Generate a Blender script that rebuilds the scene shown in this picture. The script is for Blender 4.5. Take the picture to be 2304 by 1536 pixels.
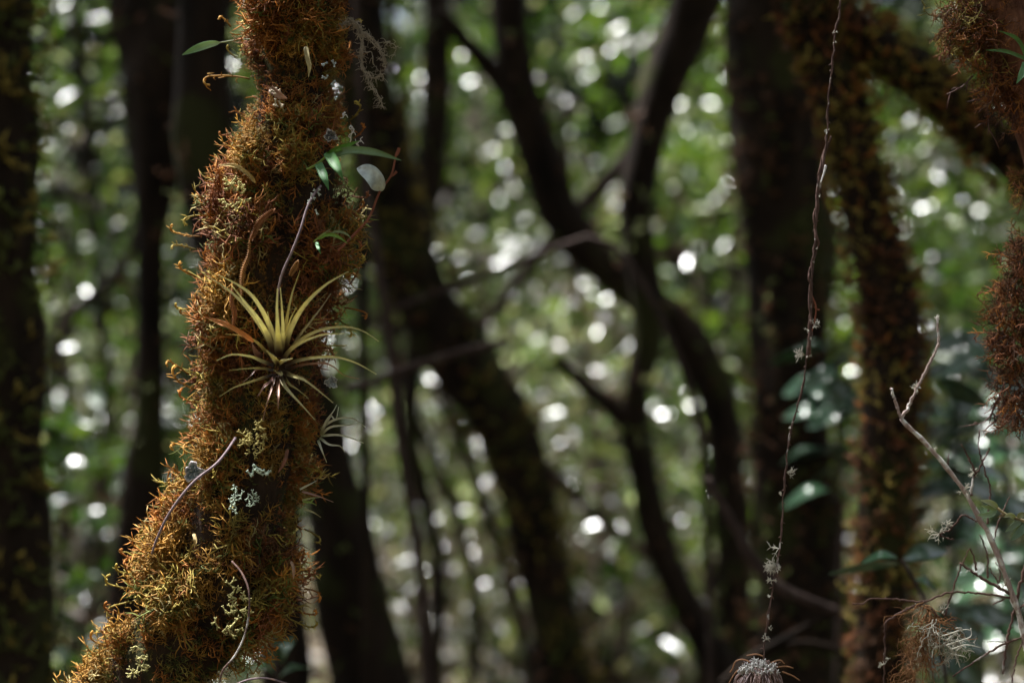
import bpy, math, random
import numpy as np
from mathutils import Vector, noise as mnoise

# ------------------------------------------------------------------ camera, sky, sun, exposure
for o in list(bpy.data.objects): bpy.data.objects.remove(o)
SC = bpy.context.scene
COL = SC.collection
CAM_Z = 1.5; LENS = 70.0; FOCUS = 2.20
cam_data = bpy.data.cameras.new('camera'); cam = bpy.data.objects.new('camera', cam_data); COL.objects.link(cam)
cam.location = (0, 0, CAM_Z); cam.rotation_euler = (math.radians(90), 0, 0)
cam_data.lens = LENS; cam_data.sensor_width = 36; cam_data.clip_start = 0.05; cam_data.clip_end = 500
cam_data.dof.use_dof = True; cam_data.dof.focus_distance = FOCUS; cam_data.dof.aperture_fstop = 2.5
SC.camera = cam

SUN_AZ, SUN_EL = math.radians(-52), math.radians(63)      # azimuth measured from +Y towards +X
sun_from = Vector((math.sin(SUN_AZ)*math.cos(SUN_EL), math.cos(SUN_AZ)*math.cos(SUN_EL), math.sin(SUN_EL)))
W = bpy.data.worlds.new('World'); SC.world = W; W.use_nodes = True
wn = W.node_tree.nodes; wl = W.node_tree.links
bg = wn['Background']
sky = wn.new('ShaderNodeTexSky'); sky.sky_type = 'NISHITA'; sky.sun_disc = False
sky.sun_elevation = SUN_EL; sky.sun_rotation = SUN_AZ; sky.dust_density = 2.0; sky.altitude = 1500
# broken bright cloud, the same over the whole dome
tc = wn.new('ShaderNodeTexCoord'); cn = wn.new('ShaderNodeTexNoise'); cn.inputs['Scale'].default_value = 2.5; cn.inputs['Detail'].default_value = 5
cr = wn.new('ShaderNodeMapRange'); cr.inputs['From Min'].default_value = .35; cr.inputs['From Max'].default_value = .6
cr.inputs['To Min'].default_value = .2; cr.inputs['To Max'].default_value = .7
cm = wn.new('ShaderNodeMixRGB'); cm.inputs['Color2'].default_value = (9.5, 9.4, 9.2, 1)
wl.new(tc.outputs['Generated'], cn.inputs['Vector']); wl.new(cn.outputs['Fac'], cr.inputs['Value'])
wl.new(cr.outputs['Result'], cm.inputs['Fac']); wl.new(sky.outputs['Color'], cm.inputs['Color1'])
wl.new(cm.outputs['Color'], bg.inputs['Color']); bg.inputs['Strength'].default_value = 0.05

sl = bpy.data.lights.new('sun', 'SUN'); sl.energy = 5.0; sl.angle = math.radians(3); sl.color = (1, .985, .965)
so = bpy.data.objects.new('sun', sl); COL.objects.link(so); so.location = (0, 0, 20)
so.rotation_euler = (-sun_from).to_track_quat('-Z', 'Y').to_euler()
SC.view_settings.view_transform = 'Standard'; SC.view_settings.look = 'None'
SC.view_settings.gamma = 1; SC.view_settings.use_curve_mapping = False
SC.view_settings.exposure = 2.35
SC.render.engine = 'CYCLES'
cy = SC.cycles
cy.use_denoising = True
try: cy.denoiser = 'OPENIMAGEDENOISE'
except Exception: pass
cy.max_bounces = 5; cy.diffuse_bounces = 3; cy.glossy_bounces = 2; cy.transmission_bounces = 3; cy.transparent_max_bounces = 4
cy.sample_clamp_indirect = 4.0; cy.caustics_reflective = False; cy.caustics_refractive = False
SC.render.use_persistent_data = False

# ------------------------------------------------------------------ helpers
def S(d): return d*36.0/LENS/2304.0                       # metres per photograph pixel at depth d
def P(x, y, d): s = S(d); return np.array([(x-1152)*s, d, CAM_Z-(y-768)*s])
def PX(p): s = S(p[1]); return p[0]/s+1152, 768-(p[2]-CAM_Z)/s
def unit(v):
    v = np.asarray(v, float); n = np.linalg.norm(v, axis=-1, keepdims=True); return v/np.maximum(n, 1e-9)
def spline(pts, n, vals=None):
    """Catmull-Rom through pts; vals (widths) interpolated alongside."""
    pts = np.asarray(pts, float); m = len(pts)
    d = np.r_[0, np.cumsum(np.linalg.norm(np.diff(pts, axis=0), axis=1))]
    u = np.linspace(0, d[-1], n); out = np.zeros((n, pts.shape[1]))
    tang = np.zeros_like(pts)
    for i in range(m):
        a, b = max(i-1, 0), min(i+1, m-1); tang[i] = (pts[b]-pts[a])/max(d[b]-d[a], 1e-9)
    for k in range(n):
        i = min(max(np.searchsorted(d, u[k])-1, 0), m-2); h = max(d[i+1]-d[i], 1e-9); t = (u[k]-d[i])/h
        out[k] = (2*t**3-3*t**2+1)*pts[i]+(t**3-2*t**2+t)*h*tang[i]+(-2*t**3+3*t**2)*pts[i+1]+(t**3-t**2)*h*tang[i+1]
    if vals is None: return out
    return out, np.interp(u, d, vals)

class Geo:
    """collects numpy triangles with a colour for each vertex; build() makes ONE mesh object"""
    def __init__(s): s.V = []; s.F = []; s.C = []; s.n = 0
    def add(s, V, F, C):
        V = np.asarray(V, float); F = np.asarray(F, int)
        C = np.asarray(C, float)
        if C.ndim == 1: C = np.tile(C, (len(V), 1))
        s.V.append(V); s.F.append(F+s.n); s.C.append(C[:, :3]); s.n += len(V)
    def tube(s, pts, r, col, sides=6, bump=0.0, freq=30.0, cap=True):
        pts = np.asarray(pts, float); n = len(pts); r = np.broadcast_to(np.asarray(r, float), (n,))
        T = unit(np.gradient(pts, axis=0))
        up = np.array([0.31, 0.9, 0.29]); A = unit(np.cross(T, up)); B = np.cross(T, A)
        th = np.arange(sides)*2*math.pi/sides
        R = np.repeat(r[:, None], sides, 1)
        V = pts[:, None, :]+(A[:, None, :]*np.cos(th)[None, :, None]+B[:, None, :]*np.sin(th)[None, :, None])*R[..., None]
        if bump:
            for i in range(n):
                for j in range(sides):
                    q = V[i, j]
                    k = mnoise.fractal(Vector(q*freq), 1.0, 2.0, 3)
                    V[i, j] = pts[i]+(q-pts[i])*(1+bump*k)
        V = V.reshape(-1, 3); F = []
        for i in range(n-1):
            for j in range(sides):
                a = i*sides+j; b = i*sides+(j+1) % sides; c = a+sides; d = b+sides
                F += [(a, b, d), (a, d, c)]
        if cap:
            V = np.vstack([V, pts[0], pts[-1]]); e0, e1 = n*sides, n*sides+1
            for j in range(sides):
                F += [(e0, (j+1) % sides, j), (e1, (n-1)*sides+j, (n-1)*sides+(j+1) % sides)]
        col = np.asarray(col, float)
        if col.ndim == 2:
            col = np.repeat(col, sides, 0)
            if cap: col = np.vstack([col, col[0], col[-1]])
        s.add(V, F, col)
    def stamp(s, proto, R, T, C):
        """many copies of a prototype (V,F,w): R (m,3,3), T (m,3), C (m,3) base colour and tip colour (m,3)"""
        V, F, w = proto; m = len(T); k = len(V)
        VV = np.einsum('mij,kj->mki', R, V)+T[:, None, :]
        FF = F[None]+(np.arange(m)*k)[:, None, None]
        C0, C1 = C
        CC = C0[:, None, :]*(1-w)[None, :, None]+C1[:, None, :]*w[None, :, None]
        s.add(VV.reshape(-1, 3), FF.reshape(-1, 3), CC.reshape(-1, 3))
    def build(s, name, mat, parent=None, smooth=True, origin=None):
        V = np.vstack(s.V); F = np.vstack(s.F); C = np.vstack(s.C)
        if origin is not None: V = V-np.asarray(origin)
        me = bpy.data.meshes.new(name)
        me.vertices.add(len(V)); me.vertices.foreach_set('co', V.astype(np.float32).ravel())
        me.loops.add(len(F)*3); me.loops.foreach_set('vertex_index', F.astype(np.int32).ravel())
        me.polygons.add(len(F)); me.polygons.foreach_set('loop_start', np.arange(0, len(F)*3, 3, dtype=np.int32))
        me.polygons.foreach_set('loop_total', np.full(len(F), 3, np.int32))
        if smooth: me.polygons.foreach_set('use_smooth', np.ones(len(F), bool))
        a = me.color_attributes.new('Col', 'FLOAT_COLOR', 'POINT')
        a.data.foreach_set('color', np.c_[C, np.ones(len(C))].astype(np.float32).ravel())
        me.update(calc_edges=True)
        me.materials.append(mat)
        o = bpy.data.objects.new(name, me); COL.objects.link(o)
        if origin is not None: o.location = origin
        if parent is not None:
            o.parent = parent
            acc = Vector((0, 0, 0)); q = parent
            while q is not None: acc += Vector(q.location); q = q.parent
            o.location = Vector(o.location)-acc
        return o

def tag(o, label=None, cat=None, group=None, kind=None):
    if label: o['label'] = label
    if cat: o['category'] = cat
    if group: o['group'] = group
    if kind: o['kind'] = kind
    return o
def thing(name, label, cat, loc, group=None):
    o = bpy.data.objects.new(name, None); COL.objects.link(o); o.location = [float(v) for v in loc]
    o.empty_display_size = .05
    return tag(o, label, cat, group)

# ------------------------------------------------------------------ materials
def mat_base(name):
    m = bpy.data.materials.new(name); m.use_nodes = True; nt = m.node_tree
    b = nt.nodes['Principled BSDF']; return m, nt, b
def col_mat(name, rough=.7, spec=.3, transl=0.0, var=.35, scale=40.0, bump=0.0, detail=4, transl_tint=(1, 1, 1)):
    """vertex colour x fine noise; optional light passing through thin leaves"""
    m, nt, b = mat_base(name); n = nt.nodes; l = nt.links
    at = n.new('ShaderNodeAttribute'); at.attribute_name = 'Col'
    g = n.new('ShaderNodeNewGeometry')
    nz = n.new('ShaderNodeTexNoise'); nz.inputs['Scale'].default_value = scale; nz.inputs['Detail'].default_value = detail
    l.new(g.outputs['Position'], nz.inputs['Vector'])
    mr = n.new('ShaderNodeMapRange'); mr.inputs['From Min'].default_value = .3; mr.inputs['From Max'].default_value = .7
    mr.inputs['To Min'].default_value = 1-var; mr.inputs['To Max'].default_value = 1+var
    l.new(nz.outputs['Fac'], mr.inputs['Value'])
    mx = n.new('ShaderNodeVectorMath'); mx.operation = 'SCALE'
    l.new(at.outputs['Color'], mx.inputs[0]); l.new(mr.outputs['Result'], mx.inputs['Scale'])
    l.new(mx.outputs['Vector'], b.inputs['Base Color'])
    b.inputs['Roughness'].default_value = rough; b.inputs['Specular IOR Level'].default_value = spec
    if bump:
        bp = n.new('ShaderNodeBump'); bp.inputs['Strength'].default_value = bump; bp.inputs['Distance'].default_value = .004
        l.new(nz.outputs['Fac'], bp.inputs['Height']); l.new(bp.outputs['Normal'], b.inputs['Normal'])
    if transl:
        tr = n.new('ShaderNodeBsdfTranslucent'); tm = n.new('ShaderNodeVectorMath'); tm.operation = 'MULTIPLY'
        tm.inputs[1].default_value = transl_tint; l.new(mx.outputs['Vector'], tm.inputs[0]); l.new(tm.outputs['Vector'], tr.inputs['Color'])
        ms = n.new('ShaderNodeMixShader'); ms.inputs['Fac'].default_value = transl
        l.new(b.outputs['BSDF'], ms.inputs[1]); l.new(tr.outputs['BSDF'], ms.inputs[2])
        l.new(ms.outputs['Shader'], n['Material Output'].inputs['Surface'])
    return m
def patch_mat(name, c1, c2, c3, scale, thr=.56, rough=.8, bump=.6, fine=None):
    """bark: two browns in streaks plus patches of a third colour (lichen, algae)"""
    m, nt, b = mat_base(name); n = nt.nodes; l = nt.links
    g = n.new('ShaderNodeNewGeometry')
    mp = n.new('ShaderNodeMapping'); mp.inputs['Scale'].default_value = (1, 1, .35); l.new(g.outputs['Position'], mp.inputs['Vector'])
    a = n.new('ShaderNodeTexNoise'); a.inputs['Scale'].default_value = scale*3; a.inputs['Detail'].default_value = 8; a.inputs['Roughness'].default_value = .7
    l.new(mp.outputs['Vector'], a.inputs['Vector'])
    p = n.new('ShaderNodeTexNoise'); p.inputs['Scale'].default_value = scale; p.inputs['Detail'].default_value = 5
    l.new(g.outputs['Position'], p.inputs['Vector'])
    r1 = n.new('ShaderNodeValToRGB'); r1.color_ramp.elements[0].position = .35; r1.color_ramp.elements[1].position = .65
    r1.color_ramp.elements[0].color = (*c1, 1); r1.color_ramp.elements[1].color = (*c2, 1)
    l.new(a.outputs['Fac'], r1.inputs['Fac'])
    r2 = n.new('ShaderNodeMapRange'); r2.inputs['From Min'].default_value = thr; r2.inputs['From Max'].default_value = thr+.07
    l.new(p.outputs['Fac'], r2.inputs['Value'])
    mx = n.new('ShaderNodeMixRGB'); mx.inputs['Color2'].default_value = (*c3, 1)
    l.new(r2.outputs['Result'], mx.inputs['Fac']); l.new(r1.outputs['Color'], mx.inputs['Color1'])
    l.new(mx.outputs['Color'], b.inputs['Base Color'])
    bp = n.new('ShaderNodeBump'); bp.inputs['Strength'].default_value = bump; bp.inputs['Distance'].default_value = .01
    l.new(a.outputs['Fac'], bp.inputs['Height']); l.new(bp.outputs['Normal'], b.inputs['Normal'])
    b.inputs['Roughness'].default_value = rough; b.inputs['Specular IOR Level'].default_value = .06
    return m

M = {}
M['moss'] = col_mat('moss', .75, .25, .22, .4, 60, transl_tint=(1.1, 1, .8))
M['bark_moss'] = patch_mat('bark_under_moss', (.012, .008, .006), (.035, .022, .014), (.03, .03, .012), 14)
M['bark_dark'] = patch_mat('bark_dark', (.006, .0045, .0035), (.024, .016, .011), (.024, .025, .009), 5, .55)
M['bark_red'] = patch_mat('bark_red', (.05, .02, .012), (.19, .085, .05), (.20, .12, .09), 22, .6)
M['twig'] = patch_mat('twig_bark', (.055, .032, .028), (.15, .092, .075), (.45, .43, .40), 26, .6)
M['branch'] = patch_mat('branch_bark', (.022, .015, .013), (.06, .042, .037), (.09, .075, .06), 18, .62)
M['twig_pale'] = patch_mat('pale_twig_bark', (.24, .17, .15), (.48, .38, .35), (.66, .64, .61), 60, .53)
M['vine_bark'] = patch_mat('rough_vine_bark', (.04, .024, .022), (.16, .10, .085), (.44, .42, .40), 75, .6)
M['twig_red'] = patch_mat('red_twig_bark', (.14, .045, .028), (.27, .105, .065), (.35, .2, .15), 60, .6)
M['vine'] = patch_mat('vine_bark', (.10, .075, .085), (.24, .18, .19), (.3, .2, .17), 40, .62, bump=.25)
M['leaf'] = col_mat('leaf', .27, .9, .32, .25, 12, transl_tint=(1.2, 1.45, .55))
M['gloss_leaf'] = col_mat('glossy_leaf', .28, .8, .2, .2, 20, transl_tint=(1.3, 1.6, .6))
M['brom'] = col_mat('bromeliad_leaf', .42, .4, .18, .16, 90, bump=.08, transl_tint=(1.1, 1.1, .8))
M['sprout'] = col_mat('sprout_leaf', .55, .3, .25, .15, 80, transl_tint=(1.1, 1.3, .6))
M['dry'] = col_mat('dry_leaf', .6, .3, .2, .3, 120, bump=.3)
M['lichen'] = col_mat('lichen', .9, .1, .1, .55, 420, bump=.3)
M['beard'] = col_mat('beard_lichen', .85, .15, .2, .25, 80)
def ground_mat():
    m, nt, b = mat_base('forest_floor'); n = nt.nodes; l = nt.links
    g = n.new('ShaderNodeNewGeometry'); a = n.new('ShaderNodeTexNoise'); a.inputs['Scale'].default_value = 6; a.inputs['Detail'].default_value = 10
    l.new(g.outputs['Position'], a.inputs['Vector'])
    r = n.new('ShaderNodeValToRGB'); e = r.color_ramp.elements
    e[0].position = .32; e[0].color = (.02, .014, .008, 1); e[1].position = .7; e[1].color = (.10, .085, .03, 1)
    x = r.color_ramp.elements.new(.5); x.color = (.055, .038, .02, 1)
    l.new(a.outputs['Fac'], r.inputs['Fac']); l.new(r.outputs['Color'], b.inputs['Base Color'])
    bp = n.new('ShaderNodeBump'); bp.inputs['Strength'].default_value = .8; bp.inputs['Distance'].default_value = .05
    l.new(a.outputs['Fac'], bp.inputs['Height']); l.new(bp.outputs['Normal'], b.inputs['Normal']); b.inputs['Roughness'].default_value = .95
    return m
M['ground'] = ground_mat()

# ------------------------------------------------------------------ ground
def hill(y): return .27*max(0.0, min(y, 36)-9)
def build_ground():
    n = 90; t = np.linspace(-1, 1, n); ax = np.sign(t)*np.abs(t)**2.2*150
    X, Y = np.meshgrid(ax, ax); Y = Y+5
    Z = np.zeros_like(X)
    for i in range(n):
        for j in range(n):
            r = math.hypot(X[i, j], Y[i, j]-3)
            Z[i, j] = .16*mnoise.noise(Vector((X[i, j]*.6, Y[i, j]*.6, 0)))*min(1, r/3)-.05
            Z[i, j] += hill(Y[i, j])      # the slope beyond the trees
    V = np.c_[X.ravel(), Y.ravel(), Z.ravel()]; F = []
    for i in range(n-1):
        for j in range(n-1):
            a = i*n+j; F += [(a, a+1, a+n+1), (a, a+n+1, a+n)]
    g = Geo(); g.add(V, F, (.05, .04, .02)); tag(g.build('ground', M['ground']), kind='structure')
build_ground()

# ------------------------------------------------------------------ leaf clouds
LEAF = (np.array([[0, 0, 0], [.22, .35, .05], [.0, .4, -.03], [-.22, .35, .05], [.17, .72, .0], [0, .75, -.06], [-.17, .72, .0], [0, 1, -.1]]),
        np.array([[0, 1, 2], [0, 2, 3], [1, 4, 5], [1, 5, 2], [2, 5, 6], [2, 6, 3], [4, 7, 5], [5, 7, 6]]),
        np.zeros(8))
def rand_rot(rng, m, droop=.35):
    """random leaf frames; y is the leaf's length, z its upper side, mostly facing up"""
    az = rng.uniform(0, 2*math.pi, m); el = rng.normal(-droop*.6, .55, m)
    y = np.c_[np.cos(az)*np.cos(el), np.sin(az)*np.cos(el), np.sin(el)]
    zz = np.c_[rng.normal(0, .85, m), rng.normal(0, .85, m), np.ones(m)]
    x = unit(np.cross(y, zz)); z = np.cross(x, y)
    return np.stack([x, y, z], axis=2)
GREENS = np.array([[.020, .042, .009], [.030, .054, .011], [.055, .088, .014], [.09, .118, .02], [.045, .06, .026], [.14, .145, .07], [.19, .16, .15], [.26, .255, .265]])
HOLE = 2.7
LEAF_LOW = (np.array([[0, 0, 0], [.23, .42, .05], [.0, .5, -.04], [-.23, .42, .05], [0, 1, -.1]]), np.array([[0, 1, 2], [0, 2, 3], [1, 4, 2], [2, 4, 3]]), np.zeros(5))
def leaf_cloud(g, rng, centres, n, spread, size, pal=(.2, .25, .2, .1, .1, .05, .05, .05), droop=.35, proto=LEAF, dark=1.0):
    """n leaves on sprays round each centre"""
    T = []
    for c, sp in zip(centres, spread):
        sp = np.asarray(sp, float)
        k = max(3, n//10)
        q = rng.normal(0, 1, (k, 3)); q = unit(q)*(rng.uniform(.15, 1, (k, 1))**.45)*sp
        T.append(np.repeat(c+q, 10, 0)+rng.normal(0, 1, (k*10, 3))*np.minimum(sp*.16, .11))
    T = np.vstack(T); m = len(T)
    R = rand_rot(rng, m, droop)*(size*rng.uniform(.55, 1.35, m))[:, None, None]
    C = GREENS[rng.choice(len(GREENS), m, p=np.array(pal)/sum(pal))]*rng.uniform(.75, 1.3, (m, 1))*dark
    keep = T[:, 2] > .02
    g.stamp(proto, R[keep], T[keep], (C[keep], C[keep]))

# ------------------------------------------------------------------ moss sprigs
def spike(g, pts, r, col):
    """three-sided tapering hair that ends in a point"""
    pts = np.asarray(pts, float); n = len(pts); T = unit(np.gradient(pts, axis=0)); A = unit(np.cross(T, [.31, .9, .29])); B = np.cross(T, A); V = []; F = []
    for i in range(n-1):
        for j in range(3):
            a = j*2.0944; V.append(pts[i]+(A[i]*math.cos(a)+B[i]*math.sin(a))*r[i])
    V.append(pts[-1]); e = (n-1)*3
    for i in range(n-2):
        for j in range(3):
            a, b = i*3+j, i*3+(j+1) % 3; F += [(a, b, b+3), (a, b+3, a+3)]
    for j in range(3): F.append((e-3+j, e-3+(j+1) % 3, e))
    c = np.repeat(np.asarray(col, float)[:-1], 3); c = np.r_[c, col[-1]]
    g.add(V, F, np.repeat(c[:, None], 3, 1))
def sprig_proto(rng, branches=9, segs=4, thick=.019):
    """a feathery moss shoot along +z, length 1: curled stem with side branchlets"""
    g = Geo(); bend = rng.uniform(.1, .9); curl = rng.uniform(1.2, 5.0); az0 = rng.uniform(0, 6.28)
    p = np.zeros(3); pts = [p.copy()]; k = 12
    for i in range(k):
        t = (i+.5)/k; a = bend*t+curl*t**4; wob = rng.normal(0, .2, 3)
        p = p+(np.array([math.sin(a), 0, math.cos(a)])+wob)/k; pts.append(p.copy())
    sp = spline(np.array(pts), segs+2); tw = np.linspace(0, 1, len(sp))
    spike(g, sp, thick*(1.1-.5*tw), tw)
    for b in range(branches):
        t = .15+.82*(b+rng.uniform(0, .8))/branches; k = t*(len(sp)-1); i = min(int(k), len(sp)-2); f = k-i
        q = sp[i]*(1-f)+sp[i+1]*f; T = unit(sp[i+1]-sp[i])
        az = az0+b*2.4+rng.normal(0, .5); side = unit(np.cross(T, [math.cos(az), math.sin(az), .3]))
        L = rng.uniform(.14, .36)*(1.1-.5*abs(t-.45)); d = unit(side+T*rng.uniform(.2, .9))
        q1 = q+d*L*.55; d2 = unit(d+T*rng.uniform(-.6, 1.1)+rng.normal(0, .4, 3)); q2 = q1+d2*L*.55
        spike(g, [q, q1, q2], [thick*.75, thick*.66], [t, t, min(1, t+.25)])
    return np.vstack(g.V), np.vstack(g.F), np.clip(np.vstack(g.C)[:, 0], 0, 1)
prng = np.random.default_rng(5)
SPRIGS = [sprig_proto(prng) for _ in range(16)]
SPRIGS_LOW = [sprig_proto(prng, 5, 2, .045) for _ in range(8)]

# colour families of the moss: base darkened for age and hollow shade, tip brightened
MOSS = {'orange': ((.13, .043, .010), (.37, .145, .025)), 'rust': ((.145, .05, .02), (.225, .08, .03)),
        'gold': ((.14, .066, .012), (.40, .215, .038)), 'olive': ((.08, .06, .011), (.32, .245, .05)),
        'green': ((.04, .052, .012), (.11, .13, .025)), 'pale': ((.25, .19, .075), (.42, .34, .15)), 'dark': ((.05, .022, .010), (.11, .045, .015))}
MK = list(MOSS)
def frames(axis, rng):
    axis = unit(axis); m = len(axis); ref = rng.normal(0, 1, (m, 3)); x = unit(np.cross(ref, axis)); y = np.cross(axis, x)
    return np.stack([x, y, axis], axis=2)
def frames_curl(axis, rng, to, mix=.75):
    """sprig frames whose bend (x) leans towards `to`"""
    axis = unit(axis); ref = unit(rng.normal(0, 1, axis.shape)*(1-mix)+np.asarray(to)*mix)
    x = unit(ref-axis*np.sum(ref*axis, 1, keepdims=True)); y = np.cross(axis, x)
    return np.stack([x, y, axis], axis=2)
def put_sprigs(g, rng, T, axis, L, kinds, protos, up=(0, 0, 1), mix=.5):
    R = frames_curl(axis, rng, up, mix)*L[:, None, None]
    pick = rng.integers(0, len(protos), len(T)); jit = rng.uniform(.7, 1.3, (len(T), 1))
    C0 = np.array([MOSS[MK[k]][0] for k in kinds])*jit; C1 = np.array([MOSS[MK[k]][1] for k in kinds])*jit
    for p in range(len(protos)):
        s = pick == p
        if s.any(): g.stamp(protos[p], R[s], T[s], (C0[s], C1[s]))
def nz(x, y, z=0.0, f=1.0): return mnoise.fractal(Vector((x*f, y*f, z*f)), 1.0, 2.0, 3)

def full_path(pts, widths, d, ground=True, top_z=4.6, n=40):
    """photo-pixel polyline (top first) at depth d -> 3D path from the canopy to the soil, with radii"""
    dd = np.broadcast_to(np.asarray(d, float), (len(pts),))
    p = [P(x, y, k) for (x, y), k in zip(pts, dd)]; r = [w*.5*S(k) for w, k in zip(widths, dd)]
    if top_z:
        dr = unit(p[0]-p[1]); h = max(.2, top_z-p[0][2]); lean = dr*np.array([.6, .6, 0])
        p.insert(0, p[0]+np.array([lean[0]*h*.6, lean[1]*h*.6+.1, h])); r.insert(0, r[0]*.6)
    if ground:
        dr = unit(p[-1]-p[-2]); h = p[-1][2]+.12
        if h > .05:
            p.append(p[-1]+np.array([dr[0]*h*.45, dr[1]*h*.3, -h*.6])); r.append(r[-1]*1.12)
            p.append(p[-1]+np.array([dr[0]*h*.12, 0, -h*.4])); r.append(r[-1]*1.5)
    return spline(p, n, r)

# ------------------------------------------------------------------ background and flanking trees
def tree(name, label, pts, widths, d, seed, moss=0, mlen=.05, kinds=('olive', 'gold', 'green'), limbs=(), crown=None, mat='bark_dark', top_z=4.6, bump=.34, group=None, protos=None, gate=-.15):
    rng = np.random.default_rng(seed); random.seed(seed)
    path, rad = full_path(pts, widths, d, top_z=top_z, n=44)
    root = thing(name, label, 'tree', (path[-1][0], path[-1][1], 0), group)
    g = Geo(); g.tube(path, rad, (.03, .02, .015), 12, bump, 9.0)
    paths = [(path, rad)]
    g.build('trunk', M[mat], root)
    for lp, lw, ld in limbs:
        ldd = np.broadcast_to(np.asarray(ld, float), (len(lp),))
        p, r = spline([P(x, y, k) for (x, y), k in zip(lp, ldd)], 24, [w*.5*S(k) for w, k in zip(lw, ldd)])
        gl = Geo(); gl.tube(p, r, (.03, .02, .015), 10, bump, 9.0); gl.build('limb', M[mat], root); paths.append((p, r))
    if moss:
        g = Geo(); tot = sum(np.linalg.norm(np.diff(p, axis=0), axis=1).sum() for p, r in paths)
        for p, r in paths:
            seg = np.linalg.norm(np.diff(p, axis=0), axis=1); m = int(moss*seg.sum()/tot)
            i = rng.choice(len(seg), m, p=seg/seg.sum()); f = rng.random(m)
            c = p[i]*(1-f)[:, None]+p[i+1]*f[:, None]; rr = r[i]*(1-f)+r[i+1]*f; T = unit(p[i+1]-p[i])
            th = rng.uniform(0, 2*math.pi, m); A = unit(np.cross(T, [0.31, .9, .29])); B = np.cross(T, A)
            nrm = A*np.cos(th)[:, None]+B*np.sin(th)[:, None]
            q = c+nrm*rr[:, None]*.93
            k0 = np.array([nz(v[0], v[1], v[2], 5) for v in q])
            keep = (k0+rng.normal(0, .25, m) > gate) & (np.abs(q[:, 2]-1.5) < .75*q[:, 1]*.26+.35) & (nrm[:, 1] < .45)
            q, nrm, k0 = q[keep], nrm[keep], k0[keep]
            ax = nrm+np.array([0, 0, -.25])+rng.normal(0, .35, q.shape)
            kk = np.array([MK.index(kinds[int(v)]) for v in np.clip((k0+rng.normal(0, .3, len(q))+.6)/1.2*len(kinds), 0, len(kinds)-.01)])
            put_sprigs(g, rng, q, ax, mlen*rng.uniform(.6, 1.4, len(q)), kk, protos or SPRIGS_LOW)
        if g.n: tag(g.build('moss', M['moss'], root), kind='stuff')
    if crown:  # crown out of view, set off its trunk to steer sun and shade
        cx, cy_, cz, rx, rz, n, size = crown
        g = Geo(); cs = [np.array([cx, cy_, cz])+rng.normal(0, 1, 3)*np.array([rx, rx, rz])*.55 for _ in range(9)]
        leaf_cloud(g, rng, cs, n//9, [(rx*.55, rx*.55, rz*.6)]*9, size, proto=LEAF_LOW)
        tag(g.build('crown', M['leaf'], root))
        g = Geo()
        for c in cs[:6]:
            a = path[1]; mid = (a+c)/2+rng.normal(0, .15, 3)
            g.tube(spline([path[2], mid, c], 8), np.linspace(rad[0]*.7, .012, 8), (.03, .02, .015), 6)
        g.build('branches', M[mat], root)
    return root

OL = ('green', 'olive', 'gold'); DK = ('dark', 'dark', 'green'); BR = ('dark', 'rust', 'olive', 'dark', 'orange', 'olive')
tree('mossy_tree', 'blurred green mossy trunk cut by the left edge of the picture',
     [(-25, 0), (-15, 400), (-5, 800), (5, 1200), (0, 1536)], [200, 180, 180, 200, 220], 3.5, 11, 5000, .055, ('green', 'olive', 'green'), crown=(-3.6, 5.2, 5.0, .9, .8, 1500, .11))
tree('forked_tree', 'dark blurred trunk that widens at the top, left of the sharp mossy trunk',
     [(350, -40), (355, 150), (345, 350), (335, 500), (335, 900), (320, 1100), (300, 1300), (280, 1536)], [170, 160, 120, 66, 62, 90, 100, 110], 5.0, 12, 500, .06, DK,
     limbs=[([(260, -60), (300, 120), (335, 330)], [70, 70, 70], 5.0)], crown=(-.1, 4.4, 5.6, .9, .9, 1600, .11))
tree('thick_tree', 'black blurred trunk touching the left side of the sharp mossy trunk near the top',
     [(455, -40), (455, 150), (450, 300), (475, 480), (540, 700), (600, 1000), (640, 1536)], [95, 110, 130, 120, 100, 100, 110], 4.4, 13, 300, .06, DK, crown=(.1, 3.4, 5.0, 1.0, .8, 1600, .11))
tree('leaning_tree', 'dark leaning trunk with yellow moss on its edge, right of the sharp mossy trunk',
     [(800, -40), (825, 200), (870, 420), (945, 640), (1060, 850), (1160, 1000), (1215, 1250), (1275, 1536)], [130, 125, 125, 140, 150, 125, 105, 120], 5.0, 14, 3500, .05, ('dark', 'dark', 'green', 'olive'),
     crown=(.3, 4.1, 5.4, 1.1, .9, 1600, .11))
tree('slim_tree', 'slim dark trunk going up behind the hanging grey beard lichen',
     [(985, -40), (988, 150), (972, 330), (955, 520), (930, 800), (925, 1000), (985, 1250), (975, 1536)], [66, 62, 58, 52, 42, 34, 30, 32], 6.2, 15, 200, .06, DK, crown=(.9, 4.2, 5.8, 1.1, .9, 1500, .11))
tree('sweeping_tree', 'dark trunk sweeping from the top centre down to the right behind the thin arched branch',
     [(1140, -40), (1165, 190), (1205, 330), (1255, 470), (1345, 590), (1500, 710), (1600, 850), (1640, 1080), (1650, 1300), (1665, 1536)], [88, 90, 96, 92, 85, 85, 85, 75, 80, 90], 5.6, 16, 500, .06, DK,
     limbs=[([(985, 25), (1040, 85), (1110, 160), (1180, 250)], [36, 42, 46, 50], 5.6)], crown=(1.5, 3.2, 5.2, 1.1, .9, 1600, .11))
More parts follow.
